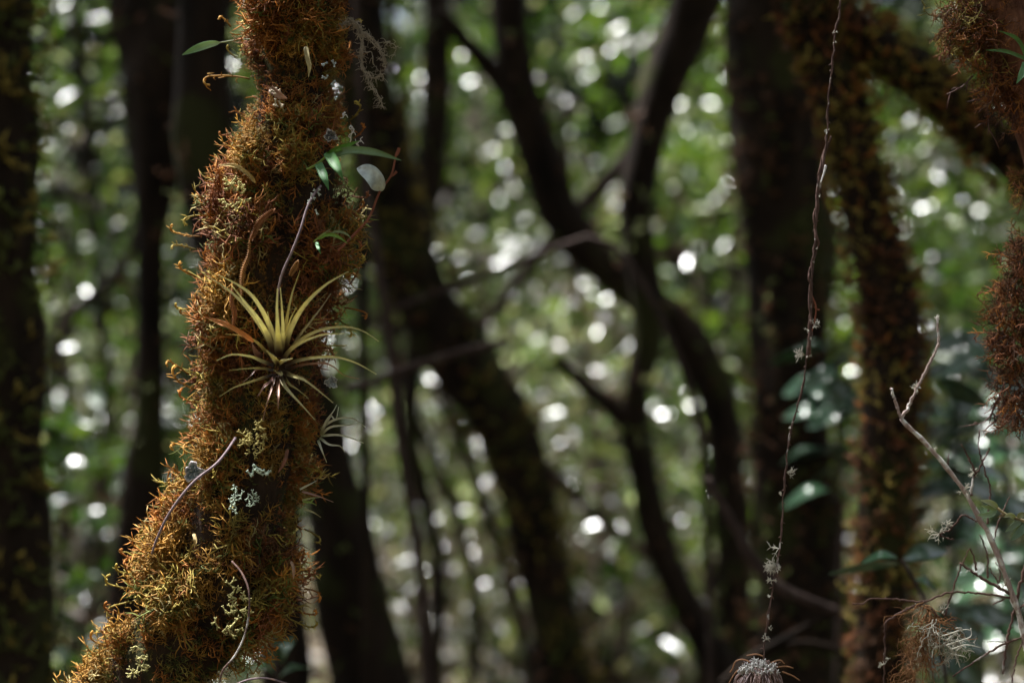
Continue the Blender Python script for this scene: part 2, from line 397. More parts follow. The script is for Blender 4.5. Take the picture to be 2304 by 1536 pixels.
tree('crooked_tree', 'dark crooked trunk with a side limb, left of the large black trunk',
     [(1575, -40), (1525, 110), (1455, 290), (1432, 480), (1450, 650), (1455, 790), (1425, 930), (1455, 1090), (1490, 1250), (1560, 1390), (1640, 1536)],
     [115, 105, 85, 76, 76, 62, 70, 60, 60, 70, 85], 5.0, 17, 500, .055, DK, limbs=[([(1250, 805), (1330, 880), (1390, 925), (1425, 975)], [30, 34, 38, 40], 5.0)], crown=(2.5, 2.7, 5.2, 1.1, .9, 1600, .11))
tree('large_tree', 'large black trunk with brown mossy top behind the thin hanging vine',
     [(1735, -40), (1745, 250), (1765, 500), (1780, 750), (1785, 1000), (1790, 1250), (1795, 1536)], [215, 205, 190, 182, 182, 188, 205], 4.3, 18, 5000, .045, ('dark', 'dark', 'green', 'dark'), crown=(.3, 3.5, 4.9, 1.1, .9, 1700, .11))
tree('forking_mossy_tree', 'brown mossy trunk forking at the top right with a thick limb to the right',
     [(1800, -60), (1870, 130), (1920, 330), (1955, 500), (2005, 700), (2010, 900), (1995, 1100), (1988, 1300), (1980, 1536)],
     [120, 110, 100, 108, 125, 118, 112, 108, 105], 3.35, 19, 10500, .032, BR,
     limbs=[([(1850, 10), (1980, 110), (2090, 185), (2200, 280), (2304, 380), (2440, 480)], [90, 100, 100, 105, 115, 120], 3.35)], crown=(3.6, 1.6, 4.4, 1.1, .8, 1500, .1), gate=-2)
tree('slanting_tree', 'dark slanting trunk at the bottom just right of the sharp mossy trunk',
     [(655, 700), (700, 900), (740, 1060), (765, 1200), (800, 1400), (830, 1536)], [80, 95, 115, 145, 165, 180], 4.6, 20, 300, .06, DK, crown=(.3, 2.8, 5.6, 1.1, .8, 1300, .11))

def liana(name, label, pts, widths, d, mat='branch', cat='liana', top_z=None, ground=False, n=26, bump=.12):
    dd = np.broadcast_to(np.asarray(d, float), (len(pts),))
    if ground or top_z: path, rad = full_path(pts, widths, d, ground, top_z, 40)
    else: path, rad = spline([P(x, y, k) for (x, y), k in zip(pts, dd)], n, [w*.5*S(k) for w, k in zip(widths, dd)])
    g = Geo(); g.tube(path, rad, (.1, .07, .06), 8, bump, 25.0)
    o = g.build(name, M[mat], None, origin=path[-1]); return tag(o, label, cat)
liana('thin_liana', 'thin dark liana running down between the sharp mossy trunk and the leaning trunk',
      [(815, 330), (838, 500), (862, 660), (880, 800), (902, 1000), (942, 1250), (962, 1536)], [18, 21, 21, 21, 22, 22, 24], 4.1, top_z=4.2, ground=True)
liana('straight_liana', 'straight black stem rising beside the bottom right of the sharp mossy trunk',
      [(815, 560), (818, 800), (822, 1050), (824, 1300), (826, 1536)], [20, 22, 22, 24, 26], 4.4, 'bark_dark', top_z=4.2, ground=True)
liana('arched_branch', 'thin greyish branch arched to a peak in the middle of the picture',
      [(760, 740), (900, 690), (1050, 635), (1200, 578), (1340, 530), (1390, 560), (1470, 680), (1545, 850), (1580, 1000), (1592, 1200), (1600, 1536)], [9, 11, 13, 14, 14, 15, 16, 17, 17, 17, 18], 4.4, ground=True, cat='branch')
liana('level_branch', 'short brown branch sloping up to the right beside the bromeliad',
      [(780, 880), (890, 838), (1000, 803), (1080, 782), (1145, 765)], [18, 20, 20, 20, 16], 4.0, cat='branch')
liana('diagonal_branch', 'grey diagonal branch rising to the right above the arched branch',
      [(1500, 240), (1440, 320), (1340, 435), (1250, 530), (1160, 640), (1080, 740)], [40, 38, 34, 30, 26, 22], 5.9, cat='branch')
liana('bent_branch', 'brown blurred branch bending down to the right before the large black trunk', [(1590, 1075), (1645, 1170), (1690, 1250), (1750, 1320), (1820, 1352), (1890, 1378)], [16, 22, 30, 32, 28, 24], 3.5, cat='branch')
liana('side_branch', 'brown blurred branch rising to the right at the foot of the large black trunk', [(1620, 1536), (1690, 1478), (1760, 1440), (1830, 1402), (1885, 1376)], [14, 18, 19, 18, 17], 3.5, 'bark_dark', 'branch')
liana('foot_branch', 'lowest brown blurred branch arched at the foot of the large black trunk', [(1600, 1580), (1690, 1490), (1760, 1452), (1830, 1448), (1910, 1470)], [14, 18, 19, 18, 17], 3.6, 'bark_dark', 'branch')
liana('low_branch', 'thin dark branch sloping down to the right below the centre of the picture',
      [(1215, 1040), (1280, 1100), (1360, 1175), (1450, 1240), (1540, 1330)], [24, 22, 20, 20, 18], 5.6, cat='branch')
for i, (lab, pts, d, w) in enumerate([
    ('thin dark sapling stem leaning right under the leaning trunk', [(1000, 900), (1060, 1050), (1120, 1230), (1175, 1400), (1200, 1536)], 6.6, 26),
    ('thin black sapling stem left of the leaning trunk foot', [(900, 850), (985, 1050), (1040, 1200), (1075, 1380), (1060, 1536)], 6.4, 24),
    ('thin sapling stem crossing behind the crooked trunk foot', [(1330, 1000), (1370, 1180), (1400, 1350), (1395, 1536)], 7.4, 15),
    ('thin pale sapling stem at far left behind the green leaves', [(160, -20), (190, 200), (205, 420), (225, 640), (240, 900), (230, 1200), (215, 1536)], 6.8, 22),
    ('thin leaning sapling stem low at the left', [(300, 560), (240, 640), (150, 720), (110, 900), (100, 1200), (90, 1536)], 6.2, 26)]):
    liana('sapling_stem', lab, pts, [w]*len(pts), d, 'bark_dark', 'sapling', top_z=4.5, ground=True)

# ------------------------------------------------------------------ shrubs of the understorey
def shrub(name, label, x, y, h, r, n, size, seed, pal, droop=.35, group='blurred shrubs behind the trunks'):
    rng = np.random.default_rng(seed); root = thing(name, label, 'shrub', (x, y, 0), group)
    cs = []; gs = Geo(); m = 12
    for k in range(m):
        a = k*2.4+rng.normal(0, .3); hh = h*(.18+.82*(k+.5)/m); rr = r*rng.uniform(.25, .85)
        c = np.array([x+math.cos(a)*rr, y+math.sin(a)*rr, hh]); cs.append(c)
        mid = np.array([x+math.cos(a)*rr*.35, y+math.sin(a)*rr*.35, hh*.55])
        gs.tube(spline([[x+rng.normal(0, .05), y+rng.normal(0, .05), -.1], mid, c], 9), np.linspace(.009, .003, 9), (.04, .03, .02), 5)
    g = Geo(); leaf_cloud(g, rng, cs, n//m, [(r*.55, r*.55, h*.13)]*m, size, pal, droop)
    gs.build('stems', M['bark_dark'], root); g.build('foliage', M['leaf'], root)
    return root
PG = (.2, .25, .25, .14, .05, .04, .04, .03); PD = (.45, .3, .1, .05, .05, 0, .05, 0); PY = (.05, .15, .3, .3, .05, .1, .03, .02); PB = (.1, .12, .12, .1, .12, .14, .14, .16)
PS = (.04, .06, .08, .1, .06, .2, .2, .26)  # pale leaf mix, sunlit brightness put into the leaf colours
SH = [
 ('airy green shrub at the left edge behind the green mossy trunk', 120, 7.0, 2.7, .8, PG),
 ('tall pale speckled shrub left of the forked dark trunk', 230, 8.4, 3.4, .7, PB),
 ('green shrub glimpsed between the forked trunk and the sharp mossy trunk', 420, 7.6, 3.2, .7, PG),
 ('low dark green shrub in the lower left corner', 80, 5.4, 1.35, .6, PD),
 ('bright yellow green shrub at the top behind the hanging beard lichen', 925, 10.4, 4.4, .65, PY),
 ('tall green shrub at the top centre left of the sweeping trunk', 1040, 11.2, 4.6, .7, PG),
 ('dense dark green shrub at the upper centre right of the sweeping trunk', 1330, 9.6, 4.2, .9, PG),
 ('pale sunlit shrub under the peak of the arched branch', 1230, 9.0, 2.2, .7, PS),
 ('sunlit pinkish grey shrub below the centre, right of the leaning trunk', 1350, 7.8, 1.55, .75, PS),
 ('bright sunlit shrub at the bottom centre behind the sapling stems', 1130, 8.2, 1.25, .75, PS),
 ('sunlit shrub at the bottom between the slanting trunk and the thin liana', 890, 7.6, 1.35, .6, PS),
 ('yellow green shrub between the crooked trunk and the large black trunk', 1590, 8.0, 3.1, .65, PY),
 ('low green shrub at the foot of the crooked trunk', 1570, 7.6, 1.3, .6, PG),
 ('bright green shrub in the gap between the large trunk and the forking trunk', 1900, 6.6, 2.5, .5, PY),
 ('tall green shrub at the right under the thick mossy limb', 2160, 7.4, 3.0, .75, PG),
 ('yellow green shrub at the right edge of the picture', 2330, 8.2, 3.4, .7, PY),
 ('low leafy shrub in the lower right corner behind the dead twigs', 2230, 6.2, 1.9, .65, PG),
]
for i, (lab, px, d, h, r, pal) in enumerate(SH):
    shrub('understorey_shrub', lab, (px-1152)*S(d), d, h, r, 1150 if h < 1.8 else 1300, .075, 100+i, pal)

def bare_shrub(label, x, d, h, seed, n=6):
    rng = np.random.default_rng(seed); X0 = (x-1152)*S(d); root = thing('bare_shrub', label, 'shrub', (X0, d, 0), 'leafless twiggy shrubs in the blurred background')
    for k in range(n):
        g = Geo(); a = rng.uniform(0, 6.28); b0 = np.array([X0+rng.normal(0, .06), d+rng.normal(0, .06), -.1]); tip = b0+np.array([math.cos(a)*rng.uniform(.1, .6), math.sin(a)*.4, h*rng.uniform(.6, 1)])
        p = spline([b0, (b0+tip)/2+rng.normal(0, .07, 3), tip], 16); g.tube(p, np.linspace(.0055, .0022, 16), (.1, .08, .07), 5)
        for j in range(5, 15, 2):
            v = unit(np.array([rng.normal(), rng.normal()*.6, .9]))*rng.uniform(.15, .5); g.tube(spline([p[j], p[j]+v*.5+rng.normal(0, .03, 3), p[j]+v], 6), np.linspace(.003, .0015, 6), (.1, .08, .07), 4)
        g.build('stem', M['twig'], root)
for i, (lab, x, d, h) in enumerate([('leafless twiggy shrub at the bottom between the slanting trunk and the leaning trunk', 960, 6.6, 1.7), ('leafless twiggy shrub at the foot of the leaning trunk', 1120, 7.2, 1.8), ('leafless twiggy shrub between the leaning trunk and the crooked trunk', 1340, 6.8, 1.9),
        ('tall leafless twiggy shrub right of the crooked trunk', 1560, 7.4, 2.6), ('tall leafless twiggy shrub left of the forked dark trunk', 190, 7.0, 2.7), ('leafless twiggy shrub under the arched branch', 1210, 8.0, 2.6)]):
    bare_shrub(lab, x, d, h, 400+i)

# far woodland that closes the view, plus unseen foliage added to block light
def woodland():
    rng = np.random.default_rng(77); g = Geo(); cs = []; sp = []
    for k in range(230):                                   # all round, out of view, added to block low light
        a = rng.uniform(.42, 2*math.pi-.42); back = math.cos(a) < .3; rr = rng.uniform(6 if back else 9, 15)
        cs.append(np.array([math.sin(a)*rr, 2+math.cos(a)*rr, rng.uniform(.6, 7.5 if back else 3.2)])); sp.append((1.5, 1.5, 1.1))
    for k in range(150):                                   # unseen crowns added overhead, open upper left to light the sharp trunk
        x, y = rng.uniform(-8, 8), rng.uniform(-7, 4.5)
        if math.hypot(x+2.7, y-1.9) < HOLE or (.8 < x < 4 and y > 2.2): continue
        cs.append(np.array([x, y, rng.uniform(4.3, 5.6)])); sp.append((1.2, 1.2, .5))
    for k in range(8):                                    # unseen crowns added over the slope to dapple it with shade
        x, y = rng.uniform(-6.5, 5), rng.uniform(10.5, 15)
        cs.append(np.array([x, y, hill(y)+rng.uniform(5.6, 7.2)])); sp.append((.8, .8, .4))
    for k in range(150):                                   # unseen crowns added over the trees to cut sky light, open sunward
        x, y = rng.uniform(-6.5, 7), rng.uniform(4.6, 13)
        if (y > 8.2 and x < .9) or math.hypot(x+.1, y-5.9) < 2.0: continue
        cs.append(np.array([x, y, rng.uniform(6.0, 7.3)+(hill(y) if y > 9 else 0)])); sp.append((1.0, 1.0, .4))
    leaf_cloud(g, rng, cs, 170, sp, .27, PD, proto=LEAF_LOW)
    tag(g.build('light_blocking_crowns', M['leaf']), 'unseen leafy crowns added all round to shade the scene', 'woodland', kind='stuff')
    g = Geo(); cs = []; sp = []
    for k in range(80):                                   # nearer sprays of the part in view
        a = rng.uniform(-.38, .38); rr = rng.uniform(8.8, 12.5); y = math.cos(a)*rr
        x = math.sin(a)*rr; zz = rng.uniform(.1, 3.6)
        if -3.2 < x < .5 and zz > .8 and rng.random() < .75: continue
        cs.append(np.array([x, y, hill(y)+zz])); sp.append((.5, .5, .32))
    leaf_cloud(g, rng, cs[:50], 210, sp[:50], .085, PG, proto=LEAF_LOW)
    leaf_cloud(g, rng, cs[50:], 210, sp[50:], .085, PB, proto=LEAF_LOW)
    cs = []; sp = []
    for k in range(300):                                   # leaf wall behind them, deep shade put into its darkened colour
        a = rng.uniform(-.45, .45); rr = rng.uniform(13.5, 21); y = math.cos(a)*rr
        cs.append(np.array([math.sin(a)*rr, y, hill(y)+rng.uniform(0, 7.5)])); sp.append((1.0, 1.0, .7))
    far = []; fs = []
    for k in range(220):                                   # the wood going on up the slope, leaves darkened as shade too
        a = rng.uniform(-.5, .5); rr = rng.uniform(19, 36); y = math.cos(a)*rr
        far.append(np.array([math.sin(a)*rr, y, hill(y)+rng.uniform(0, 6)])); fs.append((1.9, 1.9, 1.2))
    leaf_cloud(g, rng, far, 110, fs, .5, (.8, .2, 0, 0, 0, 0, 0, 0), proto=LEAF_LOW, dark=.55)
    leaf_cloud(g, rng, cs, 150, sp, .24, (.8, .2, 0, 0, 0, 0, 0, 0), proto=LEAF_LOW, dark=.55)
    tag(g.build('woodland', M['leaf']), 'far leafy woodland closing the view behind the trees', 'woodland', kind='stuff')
    g = Geo()
    for k in range(120):
        a = rng.uniform(0, 2*math.pi); rr = rng.uniform(11.5, 20); x, y = math.sin(a)*rr, 2+math.cos(a)*rr
        g.tube(spline([[x+rng.normal(0, .4), y, 8], [x+rng.normal(0, .3), y, 4], [x, y, -.2]], 8), np.linspace(.05, .14, 8), (.03, .02, .015), 7)
    tag(g.build('woodland_stems', M['bark_dark']), 'far dark stems standing in the woodland', 'woodland', kind='stuff')
woodland()
def leaf_litter():
    rng = np.random.default_rng(91); m = 14000; g = Geo()
    y = rng.uniform(6, 12.5, m); x = rng.uniform(-1, 1, m)*(y*.33+.6); z = np.array([hill(v) for v in y])+rng.uniform(-.02, .16, m)**1.0
    R = rand_rot(rng, m, 0)*(.085*rng.uniform(.5, 1.4, m))[:, None, None]
    pal = np.array([[.33, .30, .26], [.28, .23, .21], [.40, .39, .38], [.30, .27, .29], [.16, .10, .06], [.14, .17, .05], [.36, .28, .26]])
    C = pal[rng.integers(0, len(pal), m)]*rng.uniform(.6, 1.25, (m, 1))
    g.stamp(LEAF_LOW, R, np.c_[x, y, z], (C, C))
    tag(g.build('leaf_litter', M['leaf']), 'pale dry leaf litter and dead sprays on the slope behind the trees', 'leaf litter', kind='stuff')
leaf_litter()

# ------------------------------------------------------------------ the sharp mossy trunk
EDGE = [(-260, 560, 850), (-120, 545, 825), (0, 525, 800), (100, 520, 790), (190, 555, 765), (240, 556, 785), (310, 520, 808), (400, 500, 822), (470, 445, 803), (550, 418, 808), (650, 432, 803), (750, 440, 785),
        (850, 428, 768), (920, 450, 742), (1000, 415, 732), (1060, 412, 718), (1130, 390, 700), (1200, 345, 705), (1280, 285, 708), (1340, 262, 695), (1390, 268, 655), (1430, 262, 590), (1480, 222, 540), (1536, 190, 500),
        (1640, 130, 430), (1780, 60, 340)]
EY = np.array([e[0] for e in EDGE], float); EC = np.array([(e[1]+e[2])/2 for e in EDGE]); EW = np.array([(e[2]-e[1])/2 for e in EDGE])
TD = 2.28
HOLES = [(640, 185, 70, .75), (700, 215, 45, .6), (575, 1135, 60, .8), (430, 1440, 60, .7), (480, 1475, 70, .8), (630, 830, 60, .75), (640, 1000, 30, .5), (740, 250, 40, .6), (690, 460, 45, .5), (560, 690, 35, .4), (470, 1330, 40, .45)]
def core_axis(y):
    c = np.interp(y, EY, np.convolve(np.pad(EC, 2, mode='edge'), [.15, .2, .3, .2, .15], 'valid')); return c
def main_trunk():
    rng = np.random.default_rng(2024)
    ys = np.array([-260, -100, 60, 200, 350, 500, 650, 800, 950, 1100, 1250, 1400, 1536, 1780], float)
    pts = [(core_axis(y), y) for y in ys]; wid = [np.interp(y, EY, EW)*2*.62 for y in ys]
    path, rad = full_path(pts, wid, TD, True, 4.6, 90)
    root = thing('moss_covered_trunk', 'sharp trunk thickly covered in orange brown moss, standing left of centre', 'tree', (path[-1][0], path[-1][1], 0))
    g = Geo(); g.tube(path, rad, (.03, .02, .01), 20, .14, 14.0); g.build('trunk', M['bark_moss'], root)
    N = 12600
    y = rng.uniform(-130, 1660, N*2); th = rng.uniform(0, 2*math.pi, N*2)
    front = np.sin(th) > -.25
    keep = front | (rng.random(N*2) < .10); y, th = y[keep][:N], th[keep][:N]; N = len(y)
    c = core_axis(y); w = np.interp(y, EY, EW); cc = np.interp(y, EY, EC)
    s = S(TD); rc = w*.56*s
    ax3 = np.c_[(c-1152)*s, np.full(N, TD), CAM_Z-(y-768)*s]
    slope = np.gradient(np.array([core_axis(v) for v in range(-240, 1780)])); sl_ = np.interp(y, np.arange(-240, 1780), slope)
    tang = unit(np.c_[-sl_, np.zeros(N), np.ones(N)]); A = unit(np.cross(tang, [0, 1, 0])); B = np.array([0, -1.0, 0])
    A = np.where(A[:, :1] < 0, -A, A)
    nrm = A*np.cos(th)[:, None]+B*np.sin(th)[:, None]
    base = ax3+nrm*rc[:, None]
    # how far the moss stands out at this place: to the outline left and right, with lumps
    edge = np.where(np.cos(th) > 0, cc+w-c, (c-(cc-w))*1.06)*s
    out = edge*np.abs(np.cos(th))+w*s*(1-np.abs(np.cos(th)))
    lump = np.array([nz(b[0], b[1], b[2], 22) for b in base]); lump2 = np.array([nz(b[0]+9, b[1], b[2], 60) for b in base])
    # tufts: each sprig belongs to the nearest tuft, stands tallest at its middle and leans away from it
    K = 230; cy_ = rng.uniform(-240, 1770, K); ct = rng.uniform(0, 2*math.pi, K); cr_ = rng.uniform(36, 80, K)
    wpx = np.interp(y, EY, EW)*.75
    dth = (th[:, None]-ct[None]+math.pi) % (2*math.pi)-math.pi
    du = dth*wpx[:, None]; dv = y[:, None]-cy_[None]
    dist = np.hypot(du, dv)/cr_[None]; near = dist.argmin(1); dn = dist[np.arange(N), near]
    dome = np.clip(1-.75*dn**2, .14, 1)*rng.uniform(.55, 1.5, K)[near]
    tA = np.cross(nrm, tang); spl = (tA*(du[np.arange(N), near]/60)[:, None]*np.sign(np.sum(tA*np.gradient(nrm, axis=0)*0+tA*tA, 1))[:, None]*-1 - tang*(dv[np.arange(N), near]/60)[:, None])
    L = (out*(1.04+.10*lump)-rc)*dome*rng.uniform(.75, 1.2, N)+.005
    tuft_kind = rng.normal(0, .3, K)[near]; tuft_tilt = rng.normal(0, .35, (K, 3))[near]
    px, py = base[:, 0]/S(base[:, 1])+1152, 768-(base[:, 2]-CAM_Z)/S(base[:, 1])
    kill = np.zeros(N)
    for hx, hy, hr, hs in HOLES:
        kill = np.maximum(kill, hs*np.exp(-((px-hx)**2+(py-hy)**2)/hr**2)*(np.sin(th) > 0))
    ok = (rng.random(N) > kill) & (lump2+rng.normal(0, .3, N) > -.62)
    L = np.clip(L*(1-.5*kill), .010, .06)
    low = np.clip((py-1000)/500, 0, 1); left = np.clip((600-px)/250, -1, 1)
    axis = nrm+np.array([0, 0, .1])+rng.normal(0, .33, (N, 3))+spl*.55+tuft_tilt
    # colours by place
    kinds = np.zeros(N, int); q1 = np.array([nz(b[0]+3, b[1], b[2], 14) for b in base])*.6+tuft_kind+rng.normal(0, .14, N); r_ = rng.random(N)
    under = np.clip((py-1380)/120, 0, 1)*np.clip((px-330)/150, 0, 1)
    for i in range(N):
        v = q1[i]+.35*left[i]*low[i]+.1*left[i]
        if r_[i] < .045: k = 'pale'
        elif r_[i] < .12: k = 'olive'
        elif r_[i] < .18 or r_[i] < .18+.35*under[i]: k = 'green'
        elif v > .42: k = 'gold'
        elif v > .28: k = 'olive'
        elif v > -.22: k = 'orange'
        elif v > -.5 : k = 'rust'
        else: k = 'dark'
        kinds[i] = MK.index(k)
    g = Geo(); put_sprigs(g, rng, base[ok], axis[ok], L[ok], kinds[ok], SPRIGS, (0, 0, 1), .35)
    # short dense undergrowth close to the bark
    m = 3600; j = rng.integers(0, N, m); b2 = base[j]+rng.normal(0, .006, (m, 3))
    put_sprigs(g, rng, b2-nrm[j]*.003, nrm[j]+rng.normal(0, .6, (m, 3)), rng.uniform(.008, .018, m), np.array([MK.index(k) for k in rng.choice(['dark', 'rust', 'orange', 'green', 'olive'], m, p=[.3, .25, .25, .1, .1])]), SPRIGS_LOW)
    tag(g.build('moss', M['moss'], root), kind='stuff')
    return root, path, rad
TRUNK, TPATH, TRAD = main_trunk()

# single curled fronds that stand out from the outline
def frond_proto(rng, n=9, th=.03):
    g = Geo(); segs = 12; p = np.zeros(3); pts = [p.copy()]; tot = rng.uniform(2.2, 4.4); b0 = rng.uniform(-.3, .3)
    for i in range(segs):
        t = (i+.5)/segs; a = b0+.5*t+tot*max(0, t-.55)**1.4*2.2
        p = p+np.array([math.sin(a), rng.normal(0, .06), math.cos(a)])*(1.15 if t < .6 else .75)/segs; pts.append(p.copy())
    pts = np.array(pts); w = np.linspace(0, 1, len(pts))
    g.tube(pts, np.where(w < .75, th, th*1.35), np.repeat(w[:, None], 3, 1), 5)
    for b in range(n):
        i = 2+int(b*(segs-3)/n); T = unit(pts[i+1]-pts[i]); sd = np.array([0, 1 if b % 2 else -1, 0])+rng.normal(0, .3, 3)
        d = unit(sd+T*.7); L = rng.uniform(.10, .2)
        g.tube([pts[i], pts[i]+d*L*.6, pts[i]+d*L+np.array([0, 0, rng.normal(0, .05)])], [th*.66, th*.6, th*.27], np.full((3, 3), min(1, w[i]+.2)), 4)
    return np.vstack(g.V), np.vstack(g.F), np.vstack(g.C)[:, 0]
FR = np.random.default_rng(31)
FL = [(562,178,446,168),(520,300,492,306),(525,395,488,392),(510,452,432,456),(480,482,402,470),(450,532,376,524),(442,562,385,552),(442,622,396,627),(462,690,393,694),(452,715,398,718),
      (425,842,380,796),(440,875,376,862),(450,908,385,903),(460,985,392,985),(445,1015,378,998),(440,1075,360,1062),(440,1105,372,1090),(420,1145,350,1150),(400,1172,342,1166),(372,1222,305,1210),
      (352,1255,282,1230),(330,1292,255,1280),(325,1325,222,1325),(318,1350,228,1352),(312,1385,222,1380),(310,1415,238,1418),(272,1462,186,1460),(262,1505,176,1512),(300,1260,262,1240),(290,1440,215,1432),
      (785,272,832,262),(795,312,834,300),(795,442,832,446),(795,482,829,470),(785,562,824,566),(795,602,828,608),(785,640,829,614),(775,692,833,697),(765,722,795,738),(685,1190,738,1194),(685,1282,722,1306),
      (685,1325,724,1308),(640,1385,706,1420),(670,1375,718,1392),(520,60,496,30),(530,130,505,110),(780,60,812,40),(700,1040,735,1060),(600,1440,615,1478),(560,1470,590,1500)]
for i, (x0, y0, x1, y1) in enumerate(FL):
    d0 = TD-.01+FR.normal(0, .012); a = P(x0, y0, d0); b = P(x1, y1, d0-.01+FR.normal(0, .012)); L = np.linalg.norm(b-a)*1.15
    g = Geo(); k = MK.index(FR.choice(['gold', 'orange', 'gold', 'olive'] if x1 < x0 else ['orange', 'olive', 'rust']))
    R = frames_curl((b-a)[None], FR, (FR.choice([-1, 1])*.3, -.5, FR.choice([-1, 1, 1])), .9)*L
    c0, c1 = MOSS[MK[k]]; j = FR.uniform(.9, 1.25)
    g.stamp(frond_proto(FR, 9, min(.045, 1.9*S(TD)/L)), R, a[None], (np.array([c0])*j, np.array([c1])*j*1.1)); g.build('frond', M['moss'], TRUNK)

# ------------------------------------------------------------------ leaves drawn along a midrib
def blade(pts, width, c_base, c_tip, depth=(0, 0), d=2.16, fold=.25, prof='lance', n=16, parent=None, name='leaf', mat='brom', base_len=.22, sc=None, twist=0.0, thick=.0006, rot=0.0):
    """pts: photograph pixels from base to tip; depth: metres towards the lens at the middle and the tip"""
    m = len(pts); u = np.linspace(0, 1, m)
    dz = np.interp(u, [0, .5, 1], [0, depth[0], depth[1]])
    mid = spline([P(x, y, d-k) for (x, y), k in zip(pts, dz)], n)
    t = np.linspace(0, 1, n); w = width*.5*S(d)
    if prof == 'lance': ww = w*np.clip(1-t, 0, 1)**.75*(1-.25*np.exp(-(t/.08)**2))
    elif prof == 'leaf': ww = w*np.sin(np.pi*np.clip(t, 0, 1)**.8)**.75
    elif prof == 'strap': ww = w*np.minimum(1, np.minimum(t/.12+.35, ((1-t)/.35)**.8))
    elif prof == 'round': ww = w*np.sqrt(np.clip(1-(2*t-1)**2, 0, 1))
    ww = np.maximum(ww, .00035)
    T = unit(np.gradient(mid, axis=0)); view = unit(mid-np.array([0, 0, CAM_Z]))
    side = unit(np.cross(T, view)); nr = unit(np.cross(side, T)); nr = np.where(np.sum(nr*view, 1)[:, None] > 0, -nr, nr)
    if rot or twist:
        an = (rot+twist*t)[:, None]; side, nr = side*np.cos(an)+nr*np.sin(an), nr*np.cos(an)-side*np.sin(an)
    rows = []
    for k, q in ((-1, fold), (-.5, fold*.35), (0, 0), (.5, fold*.35), (1, fold)):
        rows.append(mid+side*(ww*k)[:, None]+nr*(ww*q)[:, None])
    top = np.stack(rows, 1); bot = top-nr[:, None, :]*thick
    V = np.vstack([top.reshape(-1, 3), bot.reshape(-1, 3)]); F = []; o = n*5
    for i in range(n-1):
        for j in range(4):
            a = i*5+j; F += [(a, a+1, a+6), (a, a+6, a+5), (o+a, o+a+6, o+a+1), (o+a, o+a+5, o+a+6)]
        for j in (0, 4):
            a = i*5+j; F += [(a, a+5, o+a+5), (a, o+a+5, o+a)]
    f = np.clip((t-base_len*.35)/base_len, 0, 1) if base_len else np.ones(n)
    C = np.asarray(c_base)[None]*(1-f)[:, None]+np.asarray(c_tip)[None]*f[:, None]
    C = np.repeat(C, 5, 0); C = np.vstack([C, C])
    g = Geo(); g.add(V, F, C); return g.build(name, M[mat], parent)
def strand(g, pts, w0, w1, d, col, n=14, sides=5, dz=None):
    dd = np.broadcast_to(np.asarray(d, float), (len(pts),)) if dz is None else d-np.asarray(dz)
    p = spline([P(x, y, k) for (x, y), k in zip(pts, dd)], n)
    g.tube(p, np.linspace(w0, w1, n)*.5*S(float(np.mean(dd))), col, sides); return p

